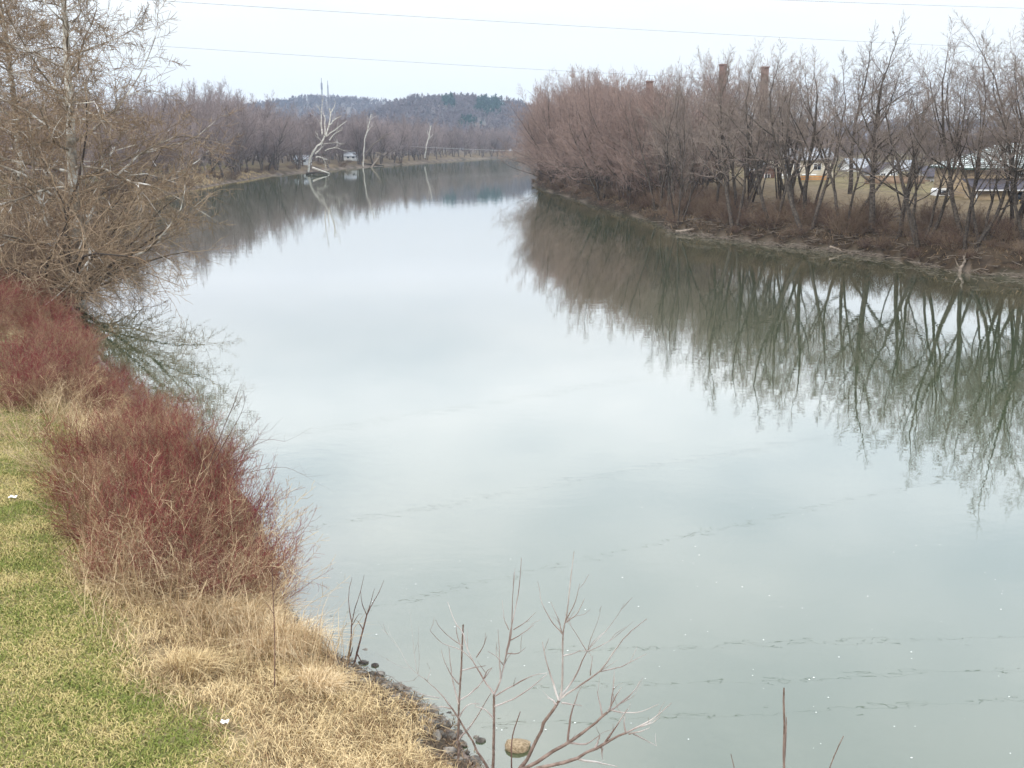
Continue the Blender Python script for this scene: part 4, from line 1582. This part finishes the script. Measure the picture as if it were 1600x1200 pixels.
# ------------------------------------------------------------------ stones
def stone_mesh(name, seed, m):
    import bmesh
    bm = bmesh.new()
    bmesh.ops.create_icosphere(bm, subdivisions=2, radius=1)
    R = random.Random(seed)
    pl = [(Vector((R.gauss(0, 1), R.gauss(0, 1), R.gauss(0, 1))).normalized(), R.uniform(.55, .85)) for _ in range(9)]
    for v in bm.verts:
        for (n_, d) in pl:      # broken faces
            k = v.co.dot(n_) - d
            if k > 0:
                v.co -= n_ * k * .9
        v.co += Vector((R.gauss(0, .02), R.gauss(0, .02), R.gauss(0, .02)))
    me = bpy.data.meshes.new(name)
    bm.to_mesh(me)
    bm.free()
    me.materials.append(M[m])
    return me


SM = [stone_mesh('stone', k, 'stone') for k in range(6)]
R = random.Random(31)
shore = [xy(*q) for q in ((800, 1300), (745, 1200), (700, 1130), (640, 1085), (560, 1045), (490, 1010), (445, 945))]
G_st = 'broken stones along the near waterline'
for i in range(290):
    k = R.randrange(len(shore) - 1)
    if k == 0 and R.random() < .7:
        k = 1 + R.randrange(4)
    u = R.random()
    x = shore[k][0] + (shore[k + 1][0] - shore[k][0]) * u
    y = shore[k][1] + (shore[k + 1][1] - shore[k][1]) * u
    nx, ny = -(shore[k + 1][1] - shore[k][1]), (shore[k + 1][0] - shore[k][0])
    l = math.hypot(nx, ny)
    d = R.gauss(.35, .42)
    x, y = x + (-abs(nx)) / l * d * 1.0, y - abs(ny) / l * d * .6
    s_ = R.uniform(.025, .10) * (1.0 if R.random() < .85 else 1.6)
    o = obj('stone', SM[R.randrange(6)], None, (x, y, gz(x, y) + s_ * .12))
    o.scale = (s_ * R.uniform(.9, 1.4), s_, s_ * R.uniform(.45, .75))
    o.rotation_euler = (R.gauss(0, .25), R.gauss(0, .25), R.random() * 6.28)
    tag(o, 'dark broken stone lying in the band of stones along the near waterline', 'stone', G_st)
for (px, py, s_, lab) in ((751, 1158, .07, 'small dark stone just breaking the water left of the tan boulder'), (586, 1040, .06, 'small dark stone in the water beside the dark sapling'),
                          (744, 1152, .04, 'tiny stone in the shallows left of the tan boulder')):
    q = P(px, py, 0)
    o = obj('stone', SM[2], None, (q[0], q[1], .0))
    o.scale = (s_ * 1.5, s_, s_ * .9)
    tag(o, lab, 'stone')
q = P(812, 1167, 0)
o = obj('boulder', stone_mesh('boulder', 71, 'rock'), None, (q[0], q[1], .02))
o.scale = (.27, .2, .15)
o.rotation_euler = (.05, .12, .3)
tag(o, 'tan boulder poking out of the shallow water behind the saplings', 'boulder')
# litter
for (px, py, z, lab, s_) in ((21, 780, 1.6, 'small white scrap of litter at the lawn edge by the thicket', .09), (352, 1143, 1.3, 'small white scrap of litter in the dry grass at the bottom', .06),
                             (330, 828, 3.0, 'x', 0)):
    if not s_:
        continue
    q = P(px, py, z)
    zz = gz(q[0], q[1])
    n_ = 5
    V, F = [], []
    R = random.Random(px)
    for j in range(n_):
        for i in range(n_):
            V.append(((i / 4 - .5) * 2 * s_, (j / 4 - .5) * 1.5 * s_, R.uniform(0, .5) * s_))
    F = [(j * n_ + i, j * n_ + i + 1, (j + 1) * n_ + i + 1, (j + 1) * n_ + i) for j in range(4) for i in range(4)]
    o = obj('litter', mesh_np('litter', V, F, 'paper'), None, (q[0], q[1], zz + .06))
    tag(o, lab, 'litter')

# flecks floating on the river
fl = []
for k in range(170):
    px, py = rng.uniform(500, 1600), rng.uniform(640, 1190)
    q = P(px, py, 0)
    if river_sd(np.array([q[0]]), np.array([q[1]]))[0] > -.6:
        continue
    s_ = rng.uniform(.008, .022)
    a = rng.random() * 6.28
    fl.append([(q[0] + math.cos(a + j * 1.5708) * s_, q[1] + math.sin(a + j * 1.5708) * s_ * .7, .008) for j in range(4)])
V = np.array(fl).reshape(-1, 3)
o = obj('floating_flecks', mesh_np('floating_flecks', V, np.arange(len(V)).reshape(-1, 4), 'paper'))
kind(tag(o, 'tiny white flecks drifting on the river surface', 'flecks'), 'stuff')

# drift and dead leaves among the stones of the near shore
X, Y, s__ = visible_strip(60000, (-7, 4), (11, 24), lambda x, y, s: (s > -.12) & (s < 1.3) & (side_right(x, y) < .5))
kp = nrg.random(len(X)) < .5
o = obj('shore_litter', blades('shore_litter', X[kp], Y[kp], s__[kp], .13, .018, 1.5, 'litter_brown', zoff=.01))
kind(tag(o, 'brown drift and dead leaves lying among the near shore stones', 'litter'), 'stuff')
# leaf litter and dead weeds lying along the right bank
X, Y, s__ = visible_strip(150000, (-5, 60), (60, 290), lambda x, y, s: (s > .12) & (s < 9) & (side_right(x, y) > .5))
kp = nrg.random(len(X)) < np.clip(.75 + .5 * wob2(X * 4, Y * 4), .2, 1)
o = obj('bank_litter', blades('bank_litter', X[kp], Y[kp], s__[kp], .42, .045, 1.3, 'litter_brown'))
kind(tag(o, 'brown dead weeds and leaf litter on the right bank slope', 'weeds'), 'stuff')

# ------------------------------------------------------------------ driftwood along the right bank
G_dw = 'driftwood along the right bank'
dwl = [([(1056, 362), (1085, 358), (1110, 363), (1135, 366)], .16, 'long bent driftwood log at the left end of the right bank drift pile'),
       ([(1104, 360), (1122, 353), (1143, 348)], .13, 'raised pale driftwood log in the drift pile'),
       ([(1115, 364), (1140, 367), (1160, 365), (1170, 357)], .13, 'pale curved driftwood log at the waterline of the drift pile'),
       ([(1182, 374), (1190, 369), (1216, 369)], .12, 'short pale driftwood log right of the drift pile'),
       ([(1052, 330), (1068, 342), (1090, 351)], .10, 'grey branch sloping down the bank above the drift pile'),
       ([(1072, 355), (1086, 351)], .12, 'short pale stick on top of the drift pile'),
       ([(1200, 376), (1212, 379), (1222, 371), (1230, 370)], .09, 'twisted pale branch dipping in the water below the slim white stem'),
       ([(1208, 360), (1209, 338), (1211, 318)], .07, 'slim upright whitish dead stem at the waterline'),
       ([(1228, 351), (1220, 332), (1214, 318), (1206, 305)], .08, 'slim pale dead stem leaning left on the right bank'),
       ([(1296, 385), (1315, 392), (1332, 396)], .10, 'pale fork of driftwood at the dark bank edge'),
       ([(1322, 371), (1350, 374), (1390, 376)], .10, 'long low driftwood log lying on the bare bank shelf'),
       ([(1345, 398), (1368, 399), (1388, 400)], .10, 'dark log lying at the waterline below the bank shelf'),
       ([(1500, 427), (1501, 418), (1508, 408), (1505, 400)], .16, 'pale crooked snag standing up out of the water'),
       ([(1508, 424), (1535, 413), (1560, 411), (1580, 411)], .10, 'long thin branch sloping into the water right of the snag'),
       ([(1568, 424), (1585, 427), (1605, 431)], .12, 'driftwood log in the water at the right edge')]
for (pp, r_, lab) in dwl:
    y0 = max(q[1] for q in pp)
    xm = [q[0] for q in pp if q[1] == y0][0]
    # foot on the bank or waterline
    ft = P(xm, y0, 0.0)
    Yd = ft[1] + .2
    pts = []
    for (a, b_) in pp:
        pts.append(PD(a, b_, Yd + (y0 - b_) * .05))
    base = pts[0].copy()
    fine = []
    for i in range(len(pts) - 1):
        for u in (0, .33, .66):
            fine.append(pts[i] * (1 - u) + pts[i + 1] * u + np.array([rng.gauss(0, .03), rng.gauss(0, .03), rng.gauss(0, .03)]))
    fine.append(pts[-1])
    fine = [tuple(f - base) for f in fine]
    n_ = len(fine)
    rr_ = [r_ * (1 - .6 * i / (n_ - 1)) for i in range(n_)]
    top = thing('driftwood_log', lab, 'driftwood', tuple(base), G_dw)
    V, F = tubes([([fine[0]] + fine + [fine[-1]], [.005] + rr_ + [.005])], 7)
    obj('log', mesh_np('log', V, F, 'driftwood', True), top)
    for k in range(2):
        i = rng.randrange(1, n_ - 1)
        d = np.array([rng.gauss(0, 1), rng.gauss(0, .5), abs(rng.gauss(.6, .4))])
        p = np.array(fine[i])
        V, F = tubes([([tuple(p), tuple(p + d * .35), tuple(p + d * .6 + [0, 0, .1])], [r_ * .45, r_ * .3, r_ * .1])], 5)
        obj('stub', mesh_np('stub', V, F, 'driftwood', True), top)
# loose sticks in the drift
R = random.Random(55)
stk = []
for k in range(1100):
    px = 1040 + R.random() * 330 if k < 600 else 850 + R.random() * 760
    py = np.interp(px, [850, 940, 1030, 1050, 1120, 1200, 1270, 1370, 1500, 1610], [297, 324, 348, 362, 370, 380, 387, 400, 423, 434]) - abs(R.gauss(0, 8)) + 1
    q = P(px, py, .25)
    a = R.random() * 6.28
    l = R.uniform(.4, 1.6)
    zz = max(gz(q[0], q[1]), 0) + R.uniform(.02, .35)
    stk.append(([(q[0] - math.cos(a) * l / 2, q[1] - math.sin(a) * l / 2, zz - R.uniform(0, .15)), (q[0], q[1], zz), (q[0] + math.cos(a) * l / 2, q[1] + math.sin(a) * l / 2, zz + R.uniform(-.1, .2))],
                [.03, .025, .01]))
V, F = tubes(stk, 4)
o = obj('drift_sticks', mesh_np('drift_sticks', V, F, 'driftwood'))
kind(tag(o, 'tangle of loose drift sticks along the right waterline', 'sticks'), 'stuff')
# fallen timber on the far left bank
for (pp, r_, lab) in ((([(488, 262), (500, 266), (515, 271)]), .35, 'whitish fallen log below the leaning white tree'), ([(478, 272), (495, 269), (512, 272)], .4, 'dark fallen trunk lying at the waterline below the leaning white tree'),
                      ([(345, 286), (365, 281), (380, 279)], .35, 'dark fallen log on the left point'), ([(565, 256), (590, 258), (600, 259)], .35, 'dark log on the bank below the pale broken tree')):
    Yd = P(pp[-1][0], pp[-1][1] + 1, 0)[1]
    pts = [PD(a, b_, Yd) for a, b_ in pp]
    base = pts[0].copy()
    pts = [tuple(p - base) for p in pts]
    V, F = tubes([([pts[0]] + pts + [pts[-1]], [.01, r_, r_ * .8, r_ * .5, .01])], 7)
    o = obj('fallen_log', mesh_np('fallen_log', V, F, 'white_wood' if 'whitish' in lab else 'dark_bark', True), None, tuple(base))
    tag(o, lab, 'log')

# ------------------------------------------------------------------ foreground saplings, traced
Z8 = (.375, 480, 860)
sapA = zt(*Z8, [[(772, 1250), (775, 907), (778, 760), (778, 600)], [(778, 600), (735, 535), (690, 460), (660, 390), (650, 340), (615, 300), (585, 215)],
                [(778, 600), (800, 560), (820, 480), (840, 380), (860, 270), (885, 150), (892, 30)], [(822, 470), (850, 350), (855, 200), (862, 90)], [(845, 375), (900, 345), (945, 310)],
                [(860, 330), (910, 300), (952, 258)], [(778, 610), (860, 560), (940, 520), (1000, 510)], [(778, 650), (860, 620), (930, 575), (1000, 515)], [(690, 460), (640, 410), (560, 390), (512, 335)],
                [(650, 400), (590, 360), (550, 320), (535, 290)], [(735, 535), (750, 500), (770, 488)], [(705, 445), (730, 410), (750, 355)], [(820, 480), (790, 440), (752, 420)], [(806, 540), (800, 420), (795, 330)],
                [(832, 430), (880, 430), (910, 405)], [(840, 330), (825, 300), (815, 270)], [(778, 700), (740, 660), (700, 650)]])
sapB = zt(*Z8, [[(820, 1020), (890, 907), (960, 790), (1010, 680), (1050, 625)], [(1050, 625), (1110, 540), (1165, 420), (1200, 370)], [(1050, 625), (1025, 560), (990, 440), (980, 380)],
                [(1058, 610), (1065, 480), (1065, 350), (1080, 280), (1100, 100), (1112, 5)], [(1065, 350), (1020, 300), (985, 240), (968, 190)], [(1065, 350), (1050, 290), (1015, 215)],
                [(1080, 290), (1120, 210), (1135, 140)], [(1080, 300), (1130, 260), (1155, 200)], [(1165, 420), (1110, 330), (1082, 292)], [(1165, 420), (1250, 330), (1295, 270), (1322, 220)],
                [(1170, 415), (1180, 370), (1205, 310), (1220, 265)], [(1170, 420), (1260, 380), (1320, 330), (1360, 295)], [(1060, 615), (1140, 560), (1220, 505), (1300, 390), (1350, 335), (1415, 285)],
                [(1220, 505), (1310, 485), (1415, 430)], [(1040, 640), (1020, 620), (1000, 615)], [(1065, 440), (1110, 430), (1140, 415)], [(1060, 635), (1100, 640), (1145, 648)], [(1180, 520), (1185, 470), (1190, 440)]])
sapC = zt(*Z8, [[(820, 960), (905, 907), (1080, 810), (1180, 735), (1250, 675)], [(1250, 675), (1340, 610), (1370, 575), (1385, 545)], [(1255, 670), (1290, 600), (1310, 570)], [(1262, 668), (1275, 580), (1280, 500)],
                [(1265, 665), (1320, 678), (1390, 675), (1465, 640)], [(1085, 805), (1095, 700), (1130, 590)], [(1230, 690), (1215, 620), (1208, 585)], [(1300, 640), (1350, 615), (1365, 600)], [(1090, 800), (1160, 810), (1220, 770)]])
sapD = zt(*Z8, [[(800, 990), (960, 907), (1130, 865), (1240, 800), (1330, 760)], [(1330, 760), (1430, 710), (1480, 670), (1518, 635)], [(1240, 800), (1290, 730), (1335, 660)], [(1340, 765), (1390, 755), (1425, 740)],
                [(1225, 812), (1228, 840), (1230, 872)], [(1330, 760), (1320, 720), (1325, 690)], [(1360, 765), (1410, 790), (1455, 815)], [(1200, 825), (1215, 790), (1220, 765)], [(1380, 735), (1440, 720), (1470, 690)], [(1130, 868), (1200, 880), (1290, 900)]])
sapE = zt(*Z8, [[(626, 1150), (627, 907), (630, 790), (632, 640), (640, 500), (650, 310)], [(630, 790), (690, 720), (720, 670), (765, 595)], [(632, 625), (690, 590), (720, 560), (770, 490)],
                [(632, 640), (610, 560), (600, 500), (590, 400)], [(636, 560), (600, 520), (575, 470), (558, 415)], [(640, 500), (680, 490), (745, 480)], [(645, 420), (620, 340), (622, 310)], [(630, 700), (665, 640), (720, 640)]])
sapE2 = zt(*Z8, [[(830, 1060), (745, 900), (690, 800), (605, 660)], [(605, 660), (550, 590), (500, 545), (460, 515)], [(460, 515), (420, 480), (385, 410), (345, 350), (335, 315)], [(385, 410), (340, 360), (290, 285)],
                 [(460, 515), (445, 430), (440, 360), (425, 245)], [(462, 515), (468, 450), (462, 390), (465, 315)], [(550, 615), (480, 600), (430, 580), (380, 550), (350, 525)], [(440, 490), (400, 490), (340, 460), (285, 425)],
                 [(600, 660), (560, 650), (535, 655)], [(500, 545), (510, 510), (515, 500)], [(465, 520), (440, 545), (360, 550)]])
sapF = zt(*Z8, [[(174, 510), (172, 480), (180, 380), (186, 300)], [(186, 300), (172, 225), (175, 160), (187, 112)], [(186, 300), (203, 230), (222, 170), (238, 102)], [(188, 310), (205, 280), (215, 265)], [(178, 440), (186, 420), (190, 400)]])
sapF2 = zt(*Z8, [[(184, 515), (192, 485), (215, 390), (248, 270)], [(248, 270), (270, 225), (297, 180), (320, 124)], [(248, 270), (228, 225), (222, 165)], [(250, 265), (264, 220), (280, 160)], [(232, 330), (215, 300), (205, 290)], [(205, 430), (225, 460), (236, 470)]])
for (nm, lab, Y, base, pp, r0, mt, tw_, sd_) in (
        ('sapling', 'upright bare sapling forking low, middle of the bottom of the picture', 13.6, (771, 1310), sapA, .032, 'sapling_bark', 'sapling_twig', 1),
        ('sapling', 'thick bare sapling leaning right past the tan boulder', 13.3, (788, 1242), sapB, .037, 'sapling_bark', 'sapling_twig', 2),
        ('sapling', 'long bare sapling arching low to the right below the leaning one', 13.2, (788, 1220), sapC, .032, 'sapling_bark', 'sapling_twig', 3),
        ('sapling', 'lowest bare sapling stretching furthest right over the water', 12.9, (780, 1231), sapD, .032, 'sapling_bark', 'sapling_twig', 4),
        ('sapling', 'thin upright bare sapling on the stony shore left of the forked one', 14.2, (715, 1291), sapE, .022, 'sapling_bark', 'sapling_twig', 5),
        ('sapling', 'thin bare sapling leaning left over the shore stones', 14.0, (791, 1257), sapE2, .026, 'sapling_bark', 'sapling_twig', 6),
        ('sapling', 'small dark upright sapling at the waterline, left of its pair', P(545, 1048)[1], (545, 1051), sapF, .022, 'dark_sapling', 'dark_sapling', 7),
        ('sapling', 'small dark sapling leaning right at the waterline, right of its pair', P(550, 1050)[1], (549, 1053), sapF2, .022, 'dark_sapling', 'dark_sapling', 8)):
    tp = traced(nm, lab, 'sapling', Y, base, [pp[0]] + pp[1:], r0, mt, tw_, seed=sd_, rend=.28, extra=1 if sd_ < 7 else 0, wob_d=.35, names=('stem', 'branch'), depth_rate=.55)
    # carry the foot down to the ground
    stem = [c_ for c_ in tp.children if c_.name.startswith('stem')][0]
    foot = np.array(tp.location) + np.array(stem.data.vertices[0].co)
    zf = gz(foot[0], foot[1])
    if foot[2] > zf:
        f0 = np.array([0., 0., 0.]) + (foot - np.array(tp.location))
        V, F = tubes([([(f0[0] + .04, f0[1], zf - tp.location[2] - .15), tuple(f0 + [0, 0, .02])], [r0 * 1.15, r0 * 1.0])], 8)
        obj('stem_foot', mesh_np('stem_foot', V, F, mt, True), tp)
# thin weeds and sticks
for (pp, r0, Y, lab, mt) in (([[(428, 1110), (430, 1000), (427, 940), (425, 880)], [(427, 930), (435, 905), (450, 897)], [(428, 960), (415, 940)]], .010, P(428, 1110, .9)[1], 'thin dark leafless weed stem rising before the pale tussocks', 'dark_sapling'),
                             ([[(1224, 1290), (1225, 1200), (1226, 1130), (1225, 1075)], [(1225, 1190), (1229, 1120)]], .020, 11.2, 'thick brown upright shoot at the bottom right', 'sapling_bark'),
                             ([[(1280, 1260), (1297, 1195), (1318, 1150)]], .010, 11.0, 'thin slanting shoot at the bottom, right of the thick shoot', 'sapling_bark'),
                             ([[(1165, 1270), (1150, 1210), (1142, 1178)]], .008, 11.3, 'thin short shoot at the bottom, left of the thick shoot', 'sapling_bark'),
                             ([[(800, 1240), (799, 1180), (800, 1150), (813, 1112)]], .012, 13.0, 'short dark shoot in front of the tan boulder', 'dark_sapling'),
                             ([[(597, 1060), (590, 1050), (584, 1038)]], .008, P(597, 1060)[1], 'short dark twig sticking out of the shore stones', 'dark_sapling')):
    tp = traced('shoot', lab, 'shoot', Y, pp[0][0], pp, r0, mt, seed=3, extra=1, wob_d=.15, names=('stem', 'branch'))
    zf = gz(tp.location[0], tp.location[1])
    if tp.location[2] > zf:
        V, F = tubes([([(0, 0, zf - tp.location[2] - .1), (0, 0, .02)], [r0 * 1.1, r0])], 6)
        obj('stem_foot', mesh_np('stem_foot', V, F, mt, True), tp)

# ------------------------------------------------------------------ wires
def wire(label, a, b_, sag, r_, m='wire', n_=60):
    a, b_ = np.array(a), np.array(b_)
    base = (a + b_) / 2
    pts = []
    for i in range(n_ + 1):
        u = i / n_
        p = a + (b_ - a) * u
        p[2] -= sag * 4 * u * (1 - u)
        pts.append(tuple(p - base))
    V, F = tubes([(pts, [r_] * len(pts))], 5)
    o = obj('power_line', mesh_np('power_line', V, F, m, True), None, tuple(base))
    tag(o, label, 'power line', 'power lines over the river')


def line_px(p0, p1, Y0, Y1, ext, **k):
    A, B = PD(*p0, Y0), PD(*p1, Y1)
    d = B - A
    return tuple(A - d * ext[0]), tuple(B + d * ext[1])


a, b_ = line_px((420, 0), (1600, 70), 74, 112, (.6, .5))
wire('upper thin power line crossing the sky from the top edge to the right', a, b_, .6, .0095)
a, b_ = line_px((280, 68), (1000, 110), 92, 118, (.5, 1.0))
wire('lower thin power line crossing the sky behind the right trees', a, b_, .5, .010)
a, b_ = line_px((1350, -1), (1600, 10), 84, 96, (3.5, .8))
wire('thin power line cutting the top right corner of the sky', a, b_, .3, .010)
# three wires high overhead, seen only as reflections
for (p0, p1, lab) in (((990, 1013), (1600, 996), 'power line overhead reflected as the upper faint dark line on the water'),
                      ((990, 1069), (1600, 1047), 'power line overhead reflected as the middle faint dark line on the water'),
                      ((890, 1128), (1600, 1096), 'power line overhead reflected as the lowest faint dark line on the water')):
    hz_ = 20.0
    A, B = P(*p0, 0), P(*p1, 0)
    # the mirror ray goes on upwards from the water
    pts = []
    for q in (A, B):
        d = q - np.array([0, 0, CAM_H])
        t_ = hz_ / CAM_H
        pts.append(np.array([q[0] + d[0] * t_, q[1] + d[1] * t_, hz_]))
    d = pts[1] - pts[0]
    wire(lab, pts[0] - d * .25, pts[1] + d * .8, 0.05, .0105)
a, b_ = line_px((560, 223), (825, 233), 520, 560, (.1, .6))
wire('pale far wire strung low across the river before the bend', a, b_, 1.2, .05, 'wire_light')
a, b_ = line_px((0, 200), (22, 196), 110, 111, (3, .35))
wire('pale wire at the left edge beside the sycamore', a, b_, .1, .03, 'wire_light', 10)

# ------------------------------------------------------------------ haze
g = Geo().box(-3050, 3050, -3050, 3050, -3.9, 160)
hm = bpy.data.materials.new('haze')
hm.use_nodes = True
t = hm.node_tree
for n_ in list(t.nodes):
    t.nodes.remove(n_)
on = t.nodes.new("ShaderNodeOutputMaterial")
pv = t.nodes.new("ShaderNodeVolumePrincipled")
pv.inputs['Color'].default_value = (.60, .77, 1.0, 1)
pv.inputs['Density'].default_value = .00015
pv.inputs['Anisotropy'].default_value = .2
t.links.new(pv.outputs[0], on.inputs['Volume'])
o = obj('haze', g.mesh('haze', hm))
kind(o, 'stuff')
o['label'] = 'thin pale winter haze lying over the valley'
o['category'] = 'haze'

# spare copies never placed
for k, pr in list(protos.items()):
    if not pr.get('_used'):
        for ch in list(pr.children):
            bpy.data.objects.remove(ch, do_unlink=True)
        bpy.data.objects.remove(pr, do_unlink=True)
for o in bpy.data.objects:
    for k in ('_h', '_used'):
        if k in o.keys():
            del o[k]
tot = sum(len(m_.polygons) * (2 if len(m_.polygons) and m_.polygons[0].loop_total == 4 else 1) for m_ in bpy.data.meshes)
print('TRIANGLES', tot, 'OBJECTS', len(bpy.data.objects))
